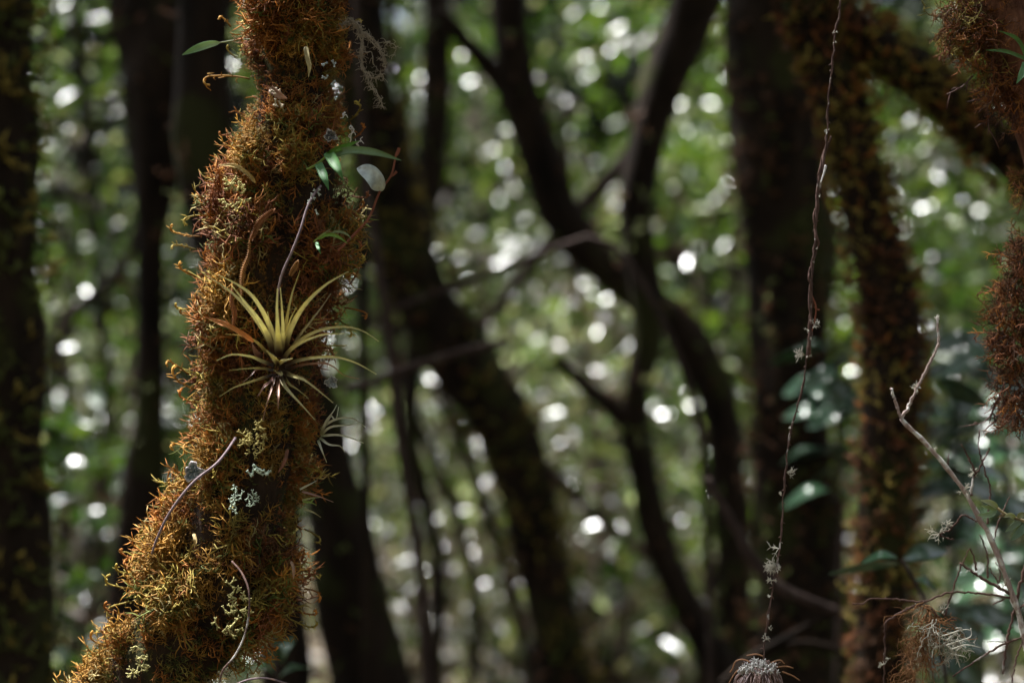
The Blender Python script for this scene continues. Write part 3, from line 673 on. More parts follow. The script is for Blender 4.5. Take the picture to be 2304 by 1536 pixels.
# ------------------------------------------------------------------ the bromeliad
def bromeliad():
    X = lambda L: [(360+a/3.84, 580+b/3.84) for a, b in L]
    D = 2.165
    root = thing('bromeliad', 'star shaped yellow green bromeliad with dark centre on the front of the mossy trunk', 'bromeliad', P(628, 815, D))
    YG = (.58, .53, .26); YG2 = (.47, .42, .20); OLV = (.38, .32, .12); DRY = (.32, .165, .10); BASE = (.040, .014, .006); PALE = (.74, .70, .40)
    LV = [([(985,860),(930,700),(790,480),(620,300),(360,125)],70,YG2,.02,.01,'lance'), ([(990,840),(920,650),(830,500),(740,390),(625,245)],92,PALE,.05,.06,'lance'),
          ([(1000,830),(960,620),(880,450),(780,310),(650,220),(500,145)],92,YG,.03,.03,'lance'), ([(1030,850),(1022,720),(1016,560),(1010,420),(1015,270)],118,PALE,.07,.08,'lance'),
          ([(1050,830),(1062,640),(1055,450),(1040,260)],78,YG,.04,.04,'lance'), ([(1060,830),(1085,600),(1115,420),(1150,280),(1210,110)],62,OLV,.015,.01,'lance'),
          ([(1065,850),(1110,660),(1200,480),(1300,350),(1450,220),(1630,118)],100,YG,.05,.05,'lance'), ([(1100,830),(1200,680),(1300,550),(1400,420),(1475,310)],48,(.26,.22,.13),.01,.0,'lance'),
          ([(1060,890),(1150,760),(1260,680),(1400,620),(1590,595),(1750,630),(1890,720)],62,YG2,.04,.05,'lance'), ([(1050,900),(1120,800),(1240,722),(1400,665),(1590,655)],70,YG,.05,.06,'lance'),
          ([(1080,930),(1180,890),(1330,862),(1530,860),(1700,910),(1870,1005)],58,YG,.04,.05,'lance'), ([(1080,950),(1180,935),(1290,915),(1420,910),(1500,940),(1580,1010),(1720,1045)],40,DRY,.02,.02,'lance'),
          ([(970,880),(880,770),(800,705),(690,670),(565,658)],55,OLV,.02,.02,'lance'), ([(980,930),(880,890),(770,850),(620,835),(490,885)],60,YG,.05,.06,'lance'),
          ([(980,970),(880,955),(760,955),(600,972)],48,OLV,.04,.05,'lance'), ([(980,1010),(880,1040),(770,1075),(640,1120),(510,1200)],46,OLV,.03,.03,'lance'),
          ([(1060,980),(1140,1015),(1250,1055),(1350,1130),(1495,1250)],66,YG2,.05,.05,'lance'), ([(1035,1010),(1075,1100),(1140,1180),(1220,1265),(1340,1400)],64,YG2,.05,.05,'lance'),
          ([(1060,1010),(1120,1090),(1200,1145),(1285,1215)],46,OLV,.03,.03,'lance'), ([(1020,1020),(1020,1120),(1022,1210),(1020,1305)],40,DRY,.03,.03,'strap'),
          ([(1000,1020),(965,1130),(925,1250),(888,1400)],30,DRY,.02,.02,'lance'), ([(1000,1000),(950,1070),(900,1110),(845,1195)],30,(.36,.20,.17),.02,.02,'strap'),
          ([(960,960),(830,970),(780,1020),(720,1070)],24,(.24,.13,.10),.01,.01,'lance'), ([(1025,920),(985,870),(925,805)],66,YG2,.07,.10,'strap'),
          ([(1020,920),(1065,890),(1140,870)],48,YG,.08,.10,'strap'), ([(1030,970),(1045,1010),(990,975)],40,YG2,.08,.10,'strap'),
          ([(890,850),(840,830),(815,790),(795,735)],72,(.20,.10,.075),.03,.04,'leaf'),
          ([(1040,860),(1075,700),(1130,520),(1180,430)],52,OLV,.02,.02,'lance'), ([(1010,860),(990,700),(950,560),(930,470)],60,YG2,.025,.03,'lance')]
    for i, (pts, w, col, dm, dt, pr) in enumerate(LV):
        blade(X(pts), w*.66/3.84, BASE, col, (dm+.012, dt+.018), D, .42, pr, 18, root, 'leaf', 'brom', .30 if pr == 'lance' else .35)
bromeliad()
b = blade([(360+a/3.84, 580+c/3.84) for a, c in [(810,725),(720,660),(600,590),(490,545),(385,512)]], 11, (.36,.13,.035), (.42,.17,.05), (.01, .0), 2.13, .5, 'strap', 12, None, 'dead_leaf', 'dry', 0)
tag(b, 'orange dead leaf strip lying on the moss left of the bromeliad centre', 'dead leaf')

for lab, pts, w, c, dd in [('narrow pale dead leaf hanging in the moss near the top of the trunk', [(688,105),(692,130),(697,150),(694,174)], 11, (.42,.35,.17), 2.165),
        ('crumpled pinkish dead leaf in the bare band of the trunk', [(608,200),(620,208),(632,215),(646,222)], 17, (.34,.21,.15), 2.165),
        ('long straw coloured dead leaf curving over the left edge of the upper trunk', [(575,412),(560,394),(530,374),(492,371)], 9, (.52,.37,.14), 2.185),
        ('small pale dead leaf on the lower left bulge of the trunk', [(436,1200),(440,1215),(437,1232)], 8, (.48,.34,.14), 2.175),
        ('short reddish dead leaf low on the right bulge of the trunk', [(655,1262),(661,1280),(660,1302)], 7, (.36,.22,.14), 2.165),
        ('brown dead leaf scrap in the moss below the bromeliad', [(648,1010),(640,1040),(626,1062)], 8, (.22,.09,.05), 2.17)]:
    tag(blade(pts, w, np.array(c)*.7, c, (.006, .004), dd, .55, 'strap', 12, None, 'dead_leaf', 'dry', .6, twist=.6), lab, 'dead leaf')

# ------------------------------------------------------------------ small plants on the trunk
D = 2.18
r = thing('orchid_sprout', 'green sprout with narrow fresh leaves on the upper right of the mossy trunk', 'sprout', P(700, 378, D))
g = Geo(); strand(g, [(690,382),(710,372),(735,352),(752,340)], 6, 5, 2.17, (.16,.22,.035)); g.build('stem', M['sprout'], r)
GR = (.085, .205, .06); GR2 = (.06, .16, .055); GR3 = (.16, .25, .14)
for pts, w, c, dm in [([(735,352),(755,338),(780,328),(808,317)], 13, (.10,.22,.035), .02), ([(745,348),(790,338),(845,343),(903,361)], 17, GR3, .04), ([(738,342),(750,362),(763,385),(772,404)], 24, GR, .04), ([(716,368),(724,385),(732,405),(740,428)], 19, GR2, .03)]:
    blade(pts, w, c, c, (dm, dm), 2.17, .3, 'strap', 14, r, 'leaf', 'sprout', 0)
r = thing('leafy_sprig', 'single pale green leaf sticking out left near the top of the mossy trunk', 'sprig', P(520, 95, TD))
g = Geo(); strand(g, [(580,88),(540,90),(515,93),(492,97)], 4, 3, 2.25, (.18,.2,.1)); g.build('stem', M['sprout'], r)
blade([(496,96),(470,100),(440,110),(410,124)], 17, (.30,.36,.28), (.17,.26,.15), (.01,.0), 2.25, .25, 'leaf', 12, r, 'leaf', 'sprout', .5)
r = thing('red_twig', 'thin reddish twig with one round pale leaf leaning out right of the mossy trunk', 'twig', P(775, 548, 2.2))
g = Geo(); strand(g, [(760,565),(790,535),(830,490),(855,430),(880,395),(892,345),(896,336)], 6, 5, 2.2, (.25,.1,.06), 30); g.build('stem', M['twig_red'], r)
blade([(853,430),(849,409),(832,390),(803,379)], 38, (.45,.52,.50), (.62,.68,.70), (.014, .0), 2.2, .7, 'leaf', 18, r, 'leaf', 'dry', .6, rot=-.3, twist=.7)
g = Geo(); strand(g, [(878,398),(885,394),(893,386)], 4, 7, 2.2, (.2,.08,.06)); g.build('bud', M['twig_red'], r)
g = Geo(); strand(g, [(893,350),(896,342),(898,333)], 6, 9, 2.2, (.2,.08,.06)); g.build('bud', M['twig_red'], r)
r = thing('grass_sprout', 'tiny green sprout with drooping leaves in the moss below the orchid sprout', 'sprout', P(712, 540, D))
for pts, w, c in [([(715,538),(735,528),(760,532),(782,548)], 8, (.15,.26,.05)), ([(735,532),(760,520),(785,530),(790,540)], 6, (.2,.24,.12)), ([(712,545),(717,560),(722,572)], 8, GR2), ([(705,545),(722,530),(745,514)], 4, (.2,.24,.1))]:
    blade(pts, w, c, c, (.015, .015), 2.17, .3, 'strap', 10, r, 'leaf', 'sprout', 0)
r = thing('thin_leaved_bromeliad', 'small grey bromeliad of thin curved leaves on the right edge of the mossy trunk', 'bromeliad', P(725, 965, 2.2))
PW = (.46, .45, .36)
for pts in [[(722,975),(735,945),(750,925),(758,910)], [(722,975),(745,935),(755,945),(762,915)], [(722,965),(750,945),(790,940),(822,960)], [(722,978),(745,960),(790,955),(805,948)], [(722,980),(760,978),(790,985),(818,996)], [(720,985),(742,1000),(765,1003),(775,1016)], [(716,990),(724,1012),(735,1040)]]:
    blade(pts, 7, (.2,.2,.1), PW, (.02, .01), 2.2, .5, 'lance', 12, r, 'leaf', 'sprout', .2)
r = thing('needle_sprout', 'small tuft of straight needle leaves low on the right edge of the mossy trunk', 'sprout', P(685, 1110, 2.2))
for pts, c in [([(675,1100),(695,1090),(714,1080)], PW), ([(680,1105),(715,1115),(750,1129)], (.3,.18,.15)), ([(680,1125),(700,1120),(722,1118)], (.3,.32,.15)), ([(685,1145),(705,1152),(722,1163)], (.28,.26,.14)), ([(682,1128),(700,1130),(712,1136)], (.2,.28,.06)), ([(690,1130),(702,1126),(708,1120)], (.2,.28,.06))]:
    blade(pts, 6, c, c, (.01, .0), 2.2, .5, 'lance', 8, r, 'leaf', 'sprout', 0)
def vine(label, pts, w, dz, name='vine_stem', mat='vine', d=2.16):
    g = Geo(); strand(g, pts, w, w*.85, d, (.2,.16,.17), 30, 6, dz); o = g.build(name, M[mat], None, origin=P(*pts[-1], d)); tag(o, label, 'vine')
vine('thin purple grey vine stem hanging from the orchid sprout down to the bromeliad', [(722,418),(705,440),(690,470),(675,520),(655,570),(635,615),(627,650),(622,700)], 6, [-.01,.0,.01,.02,.02,.015,.01,-.01])
vine('purple grey vine stem bowed over the moss at the lower left of the trunk', [(530,985),(510,1015),(485,1045),(440,1080),(405,1120),(375,1165),(352,1215),(342,1245)], 6.5, [-.02,.0,.015,.02,.02,.01,.0,-.02])
vine('reddish vine stem hanging in front of the moss at the bottom of the trunk', [(522,1262),(545,1290),(560,1330),(560,1380),(550,1430),(528,1475),(500,1510),(492,1560)], 4.6, [-.02,.0,.02,.025,.025,.02,.015,.01], mat='twig')
vine('thin bent vine tip at the bottom just right of the mossy trunk', [(470,1575),(520,1545),(560,1528),(600,1525),(640,1535),(680,1548)], 5, [-.02,0,.01,.01,.01,.01])
# brown feathery fern-like fronds hanging in the moss
def feather(label, pts, w, col, d=2.165):
    g = Geo(); p = strand(g, pts, 4, 2, d, col, 26, 5); s = S(d)
    for i in range(1, 25):
        for sg in (-1, 1):
            T = unit(p[min(i+1, 25)]-p[i-1]); sd = unit(np.cross(T, [0, 1, 0]))*sg
            tip = p[i]+(sd+T*.7)*w*s*(.5+.5*math.sin(math.pi*i/25))+np.array([0, -.002, 0])
            g.tube([p[i], (p[i]+tip)/2+T*.001, tip], [1.6*s, 1.6*s, .5*s], col, 4)
    tag(g.build('fern_frond', M['moss'], None, origin=P(*pts[0], d)), label, 'fern frond')
feather('brown feathery frond pointing down to the left in the middle of the trunk', [(620,470),(600,485),(585,500),(575,520),(565,540)], 9, (.25,.10,.035), 2.155)
feather('long brown feathery frond hanging left above the bromeliad', [(562,540),(560,575),(550,600),(545,630),(545,665)], 7, (.27,.125,.035), 2.155)
feather('thin rusty feathery frond hanging above the orange dead leaf', [(522,650),(522,680),(528,705),(526,730)], 6, (.25,.10,.04), 2.155)
feather('short brown feathery frond near the top of the bromeliad', [(672,585),(665,600),(655,618)], 7, (.27,.125,.035), 2.155)

# ------------------------------------------------------------------ lichens
LR = np.random.default_rng(9)
def rosette(label, x, y, rad, d, c_in, c_out, tilt=(0, 0)):
    """a round leafy lichen: a cupped lobed disc with pale rim"""
    n, m = 28, 6; s = S(d); c = P(x, y, d); V = []; C = []
    for j in range(m+1):
        q = j/m
        for i in range(n):
            a = i*2*math.pi/n; lob = 1+q*(.17*math.sin(3*a+x)+.12*math.sin(5*a+y)+.08*math.sin(11*a+x*y))+(.06*LR.normal() if j == m else 0)
            rr = rad*s*q*lob
            V.append(c+np.array([rr*math.cos(a), -.0018*q*q-.0012*math.sin(3*a+y)*q+LR.normal(0, .00025)+tilt[0]*rr*math.cos(a), rr*math.sin(a)*.92]))
            k = max(0, (q-.78)/.22); k = min(1, max(k, (LR.random() < .22)*LR.uniform(.2, .7))); C.append((np.array(c_in)*(1-k)+np.array(c_out)*k)*LR.uniform(.7, 1.2))
    V = np.array(V); B = V+np.array([0, .0015, 0]); F = []; o = len(V)
    for j in range(m):
        for i in range(n):
            a, b_ = j*n+i, j*n+(i+1) % n; F += [(a, b_, b_+n), (a, b_+n, a+n), (o+a, o+b_+n, o+b_), (o+a, o+a+n, o+b_+n)]
    for i in range(n):
        a, b_ = m*n+i, m*n+(i+1) % n; F += [(a, b_, o+b_), (a, o+b_, o+a)]
    g = Geo(); g.add(np.vstack([V, B]), F, np.vstack([C, C])); tag(g.build('leafy_lichen', M['lichen'], None, origin=c), label, 'lichen')
rosette('round grey lichen with white rim at the lower left edge of the trunk', 436, 1062, 22, 2.200, (.09,.12,.125), (.66,.60,.60))
rosette('round pale lichen on the right edge of the trunk beside the bromeliad', 746, 860, 14, 2.195, (.15,.17,.175), (.45,.43,.41))
rosette('grey lichen with white rim above the orchid sprout', 744, 306, 14, 2.192, (.06,.06,.06), (.42,.38,.35))
def branched_lichen(label, x, y, r_, d, col, n=26, up=0.0, size=16, name='branched_lichen', mat='lichen', w=3.2):
    g = Geo()
    for k in range(n):
        a = LR.uniform(0, 6.28); q = r_*LR.random()**.6; px, py = x+q*math.cos(a)*.8, y+q*math.sin(a); dd = d-LR.uniform(0, .008)
        for b_ in range(3):
            an = LR.uniform(0, 6.28); L = size*LR.uniform(.5, 1.1); x1, y1 = px+L*.6*math.cos(an), py+L*.6*math.sin(an)
            strand(g, [(px, py), (x1, y1)], w, w*1.2, dd, col, 4, 4)
            for e in (-.6, .6): strand(g, [(x1, y1), (x1+L*.45*math.cos(an+e), y1+L*.45*math.sin(an+e))], w*1.2, w*.6, dd-.002, col, 3, 4)
    tag(g.build(name, M[mat], None, origin=P(x, y, d)), label, 'lichen')
branched_lichen('pale green antler lichen in the dark hollow low on the trunk', 548, 1118, 42, 2.172, (.36,.43,.34), 14, w=2.4, size=13)
branched_lichen('pale green lichen flakes just above the dark hollow low on the trunk', 584, 1060, 30, 2.168, (.46,.54,.44), 7, size=10, w=4)
branched_lichen('small pale lichen flakes under the orchid sprout', 715, 450, 30, 2.165, (.42,.46,.40), 4, size=11, w=3.5)
branched_lichen('grey lichen flakes in the bare band near the top of the trunk', 738, 165, 28, 2.19, (.42,.46,.44), 4, size=11, w=3.5)
branched_lichen('pale lichen flakes in the middle of the bare band of the trunk', 625, 212, 24, 2.165, (.40,.34,.24), 4, size=10, w=3.5)
branched_lichen('yellowish antler lichen tuft below the bromeliad', 575, 985, 38, 2.16, (.36,.30,.11), 18, size=15, w=2.6)
branched_lichen('pale yellow lichen tuft at the left bulge of the trunk', 525, 440, 34, 2.17, (.40,.36,.15), 14, size=14, w=3)
branched_lichen('pale olive lichen strands at the bottom of the trunk', 520, 1370, 60, 2.165, (.36,.33,.14), 16, size=18, w=3)
branched_lichen('pale lichen strands at the bottom left of the trunk', 310, 1485, 34, 2.20, (.42,.38,.17), 9, size=20, w=3)
def beard(label, roots, length, d, col, n, seed, w=1.6, spread=20, name='beard_lichen', parent=None, sway=8, curl=10):
    rng = np.random.default_rng(seed); g = Geo()
    for k in range(n):
        x, y = roots[rng.integers(len(roots))]; x += rng.normal(0, spread*.4); y += rng.normal(0, spread*.4)
        L = length*rng.uniform(.35, 1); a = rng.normal(math.pi/2, .8); pts = [(x, y)]; m = 7; dz = [0]
        for i in range(m):
            a += rng.normal(0, .65)+(math.pi/2-a)*.28
            pts.append((pts[-1][0]+math.cos(a)*L/m, pts[-1][1]+math.sin(a)*L/m)); dz.append(dz[-1]+rng.normal(0, .003))
        strand(g, pts, w*1.2, w*.6, d+rng.normal(0, .006), np.array(col)*rng.uniform(.7, 1.25), 14, 4, dz)
        for i in (3, 5):
            an = rng.uniform(0, 6.28); p0 = pts[i]; strand(g, [p0, (p0[0]+math.cos(an)*curl*.6, p0[1]+math.sin(an)*curl*.6), (p0[0]+math.cos(an+.9)*curl, p0[1]+math.sin(an+.9)*curl)], w*.8, w*.5, d, col, 5, 4)
    o = g.build(name, M['beard'], parent, origin=None if parent else P(*roots[0], d))
    if not parent: tag(o, label, 'lichen')
def cords(label, paths, d, col, seed, per=1.0, name='beard_lichen', w=1.7, fuzz=13):
    """tangled hanging lichen: cords with curled side threads"""
    rng = np.random.default_rng(seed); g = Geo()
    for pts, k in paths:
        base = spline(np.array(pts, float), 24)
        for c in range(k):
            q = base[::3]+rng.normal(0, 3.6, (8, 2)); q[0] = base[0]+rng.normal(0, 2, 2); strand(g, q, w*1.2, w*.7, d, np.array(col)*rng.uniform(.75, 1.2), 18, 4, rng.normal(0, .004, 8))
        for c in range(int(len(base)*per*k*.55)):
            x, y = base[rng.integers(len(base))]; a = rng.uniform(0, 6.28); L = fuzz*rng.uniform(.4, 1.3); p = [(x, y)]
            for i in range(4): a += rng.normal(0, .8); p.append((p[-1][0]+math.cos(a)*L/3, p[-1][1]+math.sin(a)*L/3+1))
            strand(g, p, w*.9, w*.5, d+rng.normal(0, .004), np.array(col)*rng.uniform(.75, 1.2), 8, 4)
    tag(g.build(name, M['beard'], None, origin=P(*paths[0][0][0], d)), label, 'lichen')
cords('grey beard lichen dangling from the upper right of the mossy trunk', [([(765,55),(790,50),(808,62),(818,78)], 7), ([(790,45),(805,60),(815,90),(812,125),(818,155)], 7), ([(810,75),(835,85),(850,100),(862,125),(868,150)], 6), ([(812,140),(820,165),(845,175),(862,165)], 3), ([(826,165),(838,195),(850,215),(856,245)], 3), ([(862,98),(880,95),(890,110),(884,130)], 1), ([(822,118),(838,122),(838,140),(848,158),(858,170)], 1)], 2.24, (.33,.28,.22), 41)
beard('thin white dead rootlet along the upper right edge of the trunk', [(775,250),(790,285),(800,320)], 45, 2.2, (.6,.56,.54), 5, 43, 3.2, 3, 'pale_rootlet')

# ------------------------------------------------------------------ hanging vine on the right
VD = 2.24
def tuft(x, y, r_, n, col, d, parent, seed, name='lichen_tuft', w=1.5, side=0):
    rng = np.random.default_rng(seed); g = Geo()
    for k in range(n):
        a = rng.uniform(0, 6.28) if not side else (math.pi if side < 0 else 0)+rng.normal(0, .6)
        L = r_*rng.uniform(.4, 1.1); a2 = a+rng.normal(0, .7); dz = rng.normal(0, .004)
        p1 = (x+math.cos(a)*L*.55, y+math.sin(a)*L*.5); p2 = (p1[0]+math.cos(a2)*L*.5, p1[1]+math.sin(a2)*L*.5)
        strand(g, [(x, y), p1, p2], w*1.3, w*.6, d, col, 6, 4, [0, dz, dz*1.6])
        for e in (-.8, .9): strand(g, [p1, (p1[0]+math.cos(a+e)*L*.35, p1[1]+math.sin(a+e)*L*.35)], w, w*.5, d-dz, col, 3, 4)
    return g.build(name, M['beard'], parent)
def hanging_vine():
    root = thing('hanging_vine', 'thin twisted dead vine hanging in front of the large black trunk', 'vine', P(1716, 1470, VD))
    main = [(1915,-700),(1900,-300),(1892,-40),(1888,40),(1880,70),(1877,100),(1870,160),(1863,235),(1862,298),(1856,345),(1843,410),(1838,470),(1834,530),(1828,600),(1822,660),(1826,720),(1817,790),(1806,870),(1784,950),(1770,1030),(1764,1100),(1758,1190),(1750,1262),(1738,1325),(1726,1400),(1718,1472),(1714,1500)]
    g = Geo(); p = spline([P(x, y, VD) for x, y in main], 150); rng = np.random.default_rng(3); p = p+rng.normal(0, .0006, p.shape)
    n = len(p); w = 4.4+1.0*np.sin(np.arange(n)*.9)+rng.uniform(-.8, 1.0, n); yy = np.array([PX(q)[1] for q in p]); w = w*np.where((yy > 310) & (yy < 800), 1.5, .95)
    g.tube(p, w*.5*S(VD), (.1, .07, .06), 7, .15, 120.0); 
    for i in range(3, n-3):                                # bark flakes and buds
        if rng.random() < .55:
            v = unit(np.array([rng.normal(), rng.normal()*.5, rng.normal()])); L = rng.uniform(4, 9)*S(VD); g.tube([p[i], p[i]+v*L*.6, p[i]+v*L+np.array([0, 0, -.0015])], [1.7*S(VD), 1.4*S(VD), .5*S(VD)], (.1, .07, .06), 4)
    stem = g.build('stem', M['vine_bark'], root)
    g = Geo(); q = [];
    for k in range(60):
        y = 305+k*8.3; i = np.abs(yy-y).argmin(); a = k*.42; q.append(p[i]+np.array([math.cos(a), math.sin(a), 0])*5.5*S(VD)*(1+.3*math.sin(k*.7)))
    q[0] = P(1870, 306, VD); q[1] = P(1867, 318, VD)
    q = np.array(q); g.tube(spline(q, 120), 2.6*S(VD), (.1, .07, .06), 6, .15, 120.0); g.build('twisted_strand', M['twig'], root)
    g = Geo(); strand(g, [(1858,372),(1853,392),(1846,412)], 6, 3, VD-.006, (.62,.60,.60)); g.build('peeled_bark', M['lichen'], root)
    g = Geo(); strand(g, [(1826,665),(1836,690),(1833,720),(1824,755)], 5, 3, VD, (.2,.1,.07)); strand(g, [(1833,690),(1841,697),(1845,696)], 5, 2, VD, (.2,.12,.07)); g.build('loose_strand', M['twig_red'], root)
    LC = (.44,.42,.36)
    for i, (x, y, r_, k, sd) in enumerate([(1879,74,7,7,0),(1877,96,6,6,0),(1860,296,8,7,0),(1831,728,20,12,0),(1818,742,10,6,0),(1810,798,26,12,-1),(1818,800,10,6,0),(1780,962,7,5,-1),(1770,1062,26,10,1),(1758,1108,9,5,-1),(1752,1233,30,6,-1),(1748,1275,30,30,-1),(1750,1275,10,8,1),(1737,1305,13,9,0),(1734,1340,8,6,-1),(1722,1438,12,10,0),(1730,1412,9,5,1),(1843,440,5,4,0),(1835,560,6,4,0)]):
        tuft(x, y, r_, k, LC, VD, stem, 300+i, side=sd)
hanging_vine()
def hanging_clump():
    d = VD; root = thing('lichen_clump', 'shaggy clump of white lichen and rootlets hanging at the end of the thin vine', 'lichen', P(1712, 1480, d))
    rng = np.random.default_rng(8); g = Geo()
    for k in range(240):
        a = rng.uniform(0, 6.28); e = rng.uniform(0, 1); r_ = 58*math.sqrt(e)
        x0, y0 = 1712+rng.normal(0, 14), 1484+rng.uniform(0, 12); x1 = 1712+math.cos(a)*r_; y1 = 1500+rng.uniform(0, 45)+e*20; x2 = x1+rng.normal(0, 8)+math.cos(a)*9; y2 = y1+rng.uniform(10, 80); dz = math.sin(a)*r_*S(d)
        strand(g, [(x0, y0), (x1, y1), (x2, y2)], 3.0, 1.4, d, np.array([(.24,.15,.13), (.32,.24,.24), (.14,.08,.06)][k % 3]), 8, 4, [0, dz, dz*1.2])
    g.build('rootlets', M['dry'], root)
    g = Geo()
    for k in range(90):
        a = rng.uniform(0, 6.28); r_ = 46*math.sqrt(rng.random()); x, y = 1706+math.cos(a)*r_, 1484+r_*.55+rng.normal(0, 5); dz = .008+math.sin(a)*r_*S(d); an = rng.uniform(0, 6.28)
        for e in (0, 1.2, 2.6): strand(g, [(x, y), (x+math.cos(an+e)*7, y+math.sin(an+e)*7)], 3.6, 2, d-dz-.006, (.42,.41,.40), 3, 4)
    g.build('white_lobes', M['lichen'], root)
    g = Geo()
    for pts in [[(1690,1490),(1672,1483),(1655,1487),(1648,1503),(1642,1512)], [(1672,1500),(1655,1512),(1640,1536)], [(1735,1490),(1755,1484),(1765,1492)], [(1745,1500),(1770,1498),(1785,1502)], [(1720,1476),(1700,1471),(1680,1474)], [(1760,1510),(1785,1520),(1800,1530)]]:
        strand(g, pts, 4, 3, d, (.28,.14,.07), 12, 5)
    g.build('curled_rootlet', M['dry'], root)
hanging_clump()

# ------------------------------------------------------------------ dead twigs in the lower right corner
def dead_twigs():
    d = 2.27; Y = lambda L: [(1850+a/2.621, 950+b/2.621) for a, b in L]
    root = thing('dead_branch', 'pale forked dead branch with many bare twigs at the lower right', 'branch', P(2290, 1536, d)*np.array([1, 1, 0]))
    def tw(pts, w0, w1, mat='twig', name='twig', dz=None, knob=True):
        dz = dz if dz is not None else [0]*len(pts)
        p = spline([P(x, y, d-k) for (x, y), k in zip(pts, dz)], max(14, len(pts)*7)); n = len(p); rng = np.random.default_rng(int(pts[0][0]*7+pts[0][1]))
        p = p+rng.normal(0, .0005, p.shape); r_ = np.linspace(w0, w1, n)*(1+.14*rng.normal(0, 1, n))*.5*S(d)
        g = Geo(); g.tube(p, np.maximum(r_, .0004), (.2, .15, .13), 6)
        if knob:
            for i in range(4, n-2, 5):
                v = unit(rng.normal(0, 1, 3)); g.tube([p[i], p[i]+v*w0*1.0*S(d)], [1.3*S(d), .5*S(d)], (.2, .15, .13), 4)
        return g.build(name, M[mat], par or root)
    par = None
    tw([(2109,712),(2111,745),(2113,770),(2090,820),(2060,880),(2038,925),(2027,942)], 5, 8, 'twig_pale', 'fork_twig')
    tw([(2006,873),(2012,895),(2020,920),(2027,940)], 6, 7, 'twig_pale', 'fork_twig')
    tw([(2027,940),(2040,955),(2094,1008),(2140,1065),(2178,1115),(2208,1175),(2232,1217),(2254,1275),(2274,1332),(2292,1380),(2310,1460),(2318,1560),(2330,1900),(2320,2600),(2318,3060)], 10, 26, 'twig_pale', 'main_stem'); par = bpy.data.objects['main_stem']
    for L, w in [([(880,430),(890,330),(930,270),(985,150)], 6), ([(905,300),(880,240),(820,130)], 5), ([(970,600),(985,480),(990,380),(960,290),(925,160),(930,50)], 5), ([(735,260),(745,225),(745,185)], 4), ([(940,590),(910,580),(825,545),(790,590),(750,635),(690,660)], 5), ([(690,660),(730,680),(775,692)], 4),
                 ([(1010,720),(1025,640),(1050,560),(1105,435)], 4), ([(975,915),(975,800),(955,720),(930,660)], 5), ([(910,870),(895,800),(870,735)], 5), ([(720,1140),(770,990),(810,870),(870,740)], 5), ([(1110,1010),(1000,950),(900,890),(810,825)], 9), ([(1060,850),(1030,790),(1050,745)], 5), ([(1040,940),(1000,880),(990,855)], 3.5), ([(1035,960),(1050,880),(1020,820)],4),
                 ([(1140,1040),(1000,1015),(860,1000),(720,1010),(600,1055),(420,1040),(280,1040),(235,1068),(180,1068)], 6), ([(600,1058),(540,1085),(410,1150),(375,1190),(370,1350),(365,1450),(360,1560)], 6),
                 ([(1200,840),(1165,960),(1145,1060),(1110,1200),(1085,1330),(1065,1480)], 8), ([(1230,1245),(1060,1310),(960,1370),(820,1460),(770,1500)], 6), ([(1110,1288),(1040,1292),(975,1290)], 3), ([(1200,1240),(1160,1350),(1135,1430),(1118,1540)], 5), ([(1080,1040),(1040,1055),(1005,1070)], 4), ([(740,1165),(770,1160),(795,1155)], 4), ([(690,1150),(650,1110),(610,1075)], 5), ([(1200,1070),(1170,1090),(1155,1105)], 4)]:
        tw(Y(L), w, w*.6)
    LC = (.50,.48,.40)
    for i, (a, b_, r_, k, sd) in enumerate([(690,655,34,10,-1),(735,610,18,8,0),(840,400,20,16,0),(890,295,14,12,0),(720,1100,16,8,0),(360,1425,14,9,0),(390,1390,8,5,0),(855,870,10,6,0),(665,150,9,6,0),(1080,960,20,10,0),(545,1085,10,6,0)]):
        x, y = Y([(a, b_)])[0]; tuft(x, y, r_, k, LC, d, par, 500+i)
    x, y = 2064, 872; tuft(x, y, 15, 10, LC, d, root, 540); tuft(2109, 714, 8, 8, LC, d, root, 541)
    return root
dead_twigs()
beard('white beard lichen hanging from the dead twigs in the lower right corner', [(2110,1420),(2125,1440),(2140,1460),(2100,1400),(2150,1440),(2160,1425)], 75, 2.25, (.42,.40,.33), 42, 61, 1.9, 20)
beard('brown rootlet tangle hanging from the dead twigs in the lower right corner', [(2085,1365),(2088,1380),(2080,1410),(2060,1440),(2095,1400),(2050,1500),(2075,1470)], 130, 2.27, (.24,.12,.055), 120, 62, 2.0, 16, 'rootlet_tangle')
def fan_tips():
    g = Geo()
    for pts in [[(2130,1440),(2155,1420),(2175,1415),(2186,1418)], [(2130,1450),(2160,1440),(2185,1430),(2184,1412)], [(2140,1460),(2170,1450),(2190,1452),(2206,1456)], [(2120,1430),(2150,1420),(2165,1412),(2150,1412)], [(2140,1470),(2165,1475),(2175,1478)], [(2130,1450),(2150,1475),(2160,1500)]]:
        strand(g, pts, 3, 1.6, 2.24, (.56,.54,.46), 12, 5)
    tag(g.build('lichen_fan', M['beard'], None, origin=P(2130, 1440, 2.24)), 'thin white lichen fingers fanning right from the beard lichen lower right', 'lichen')
fan_tips()
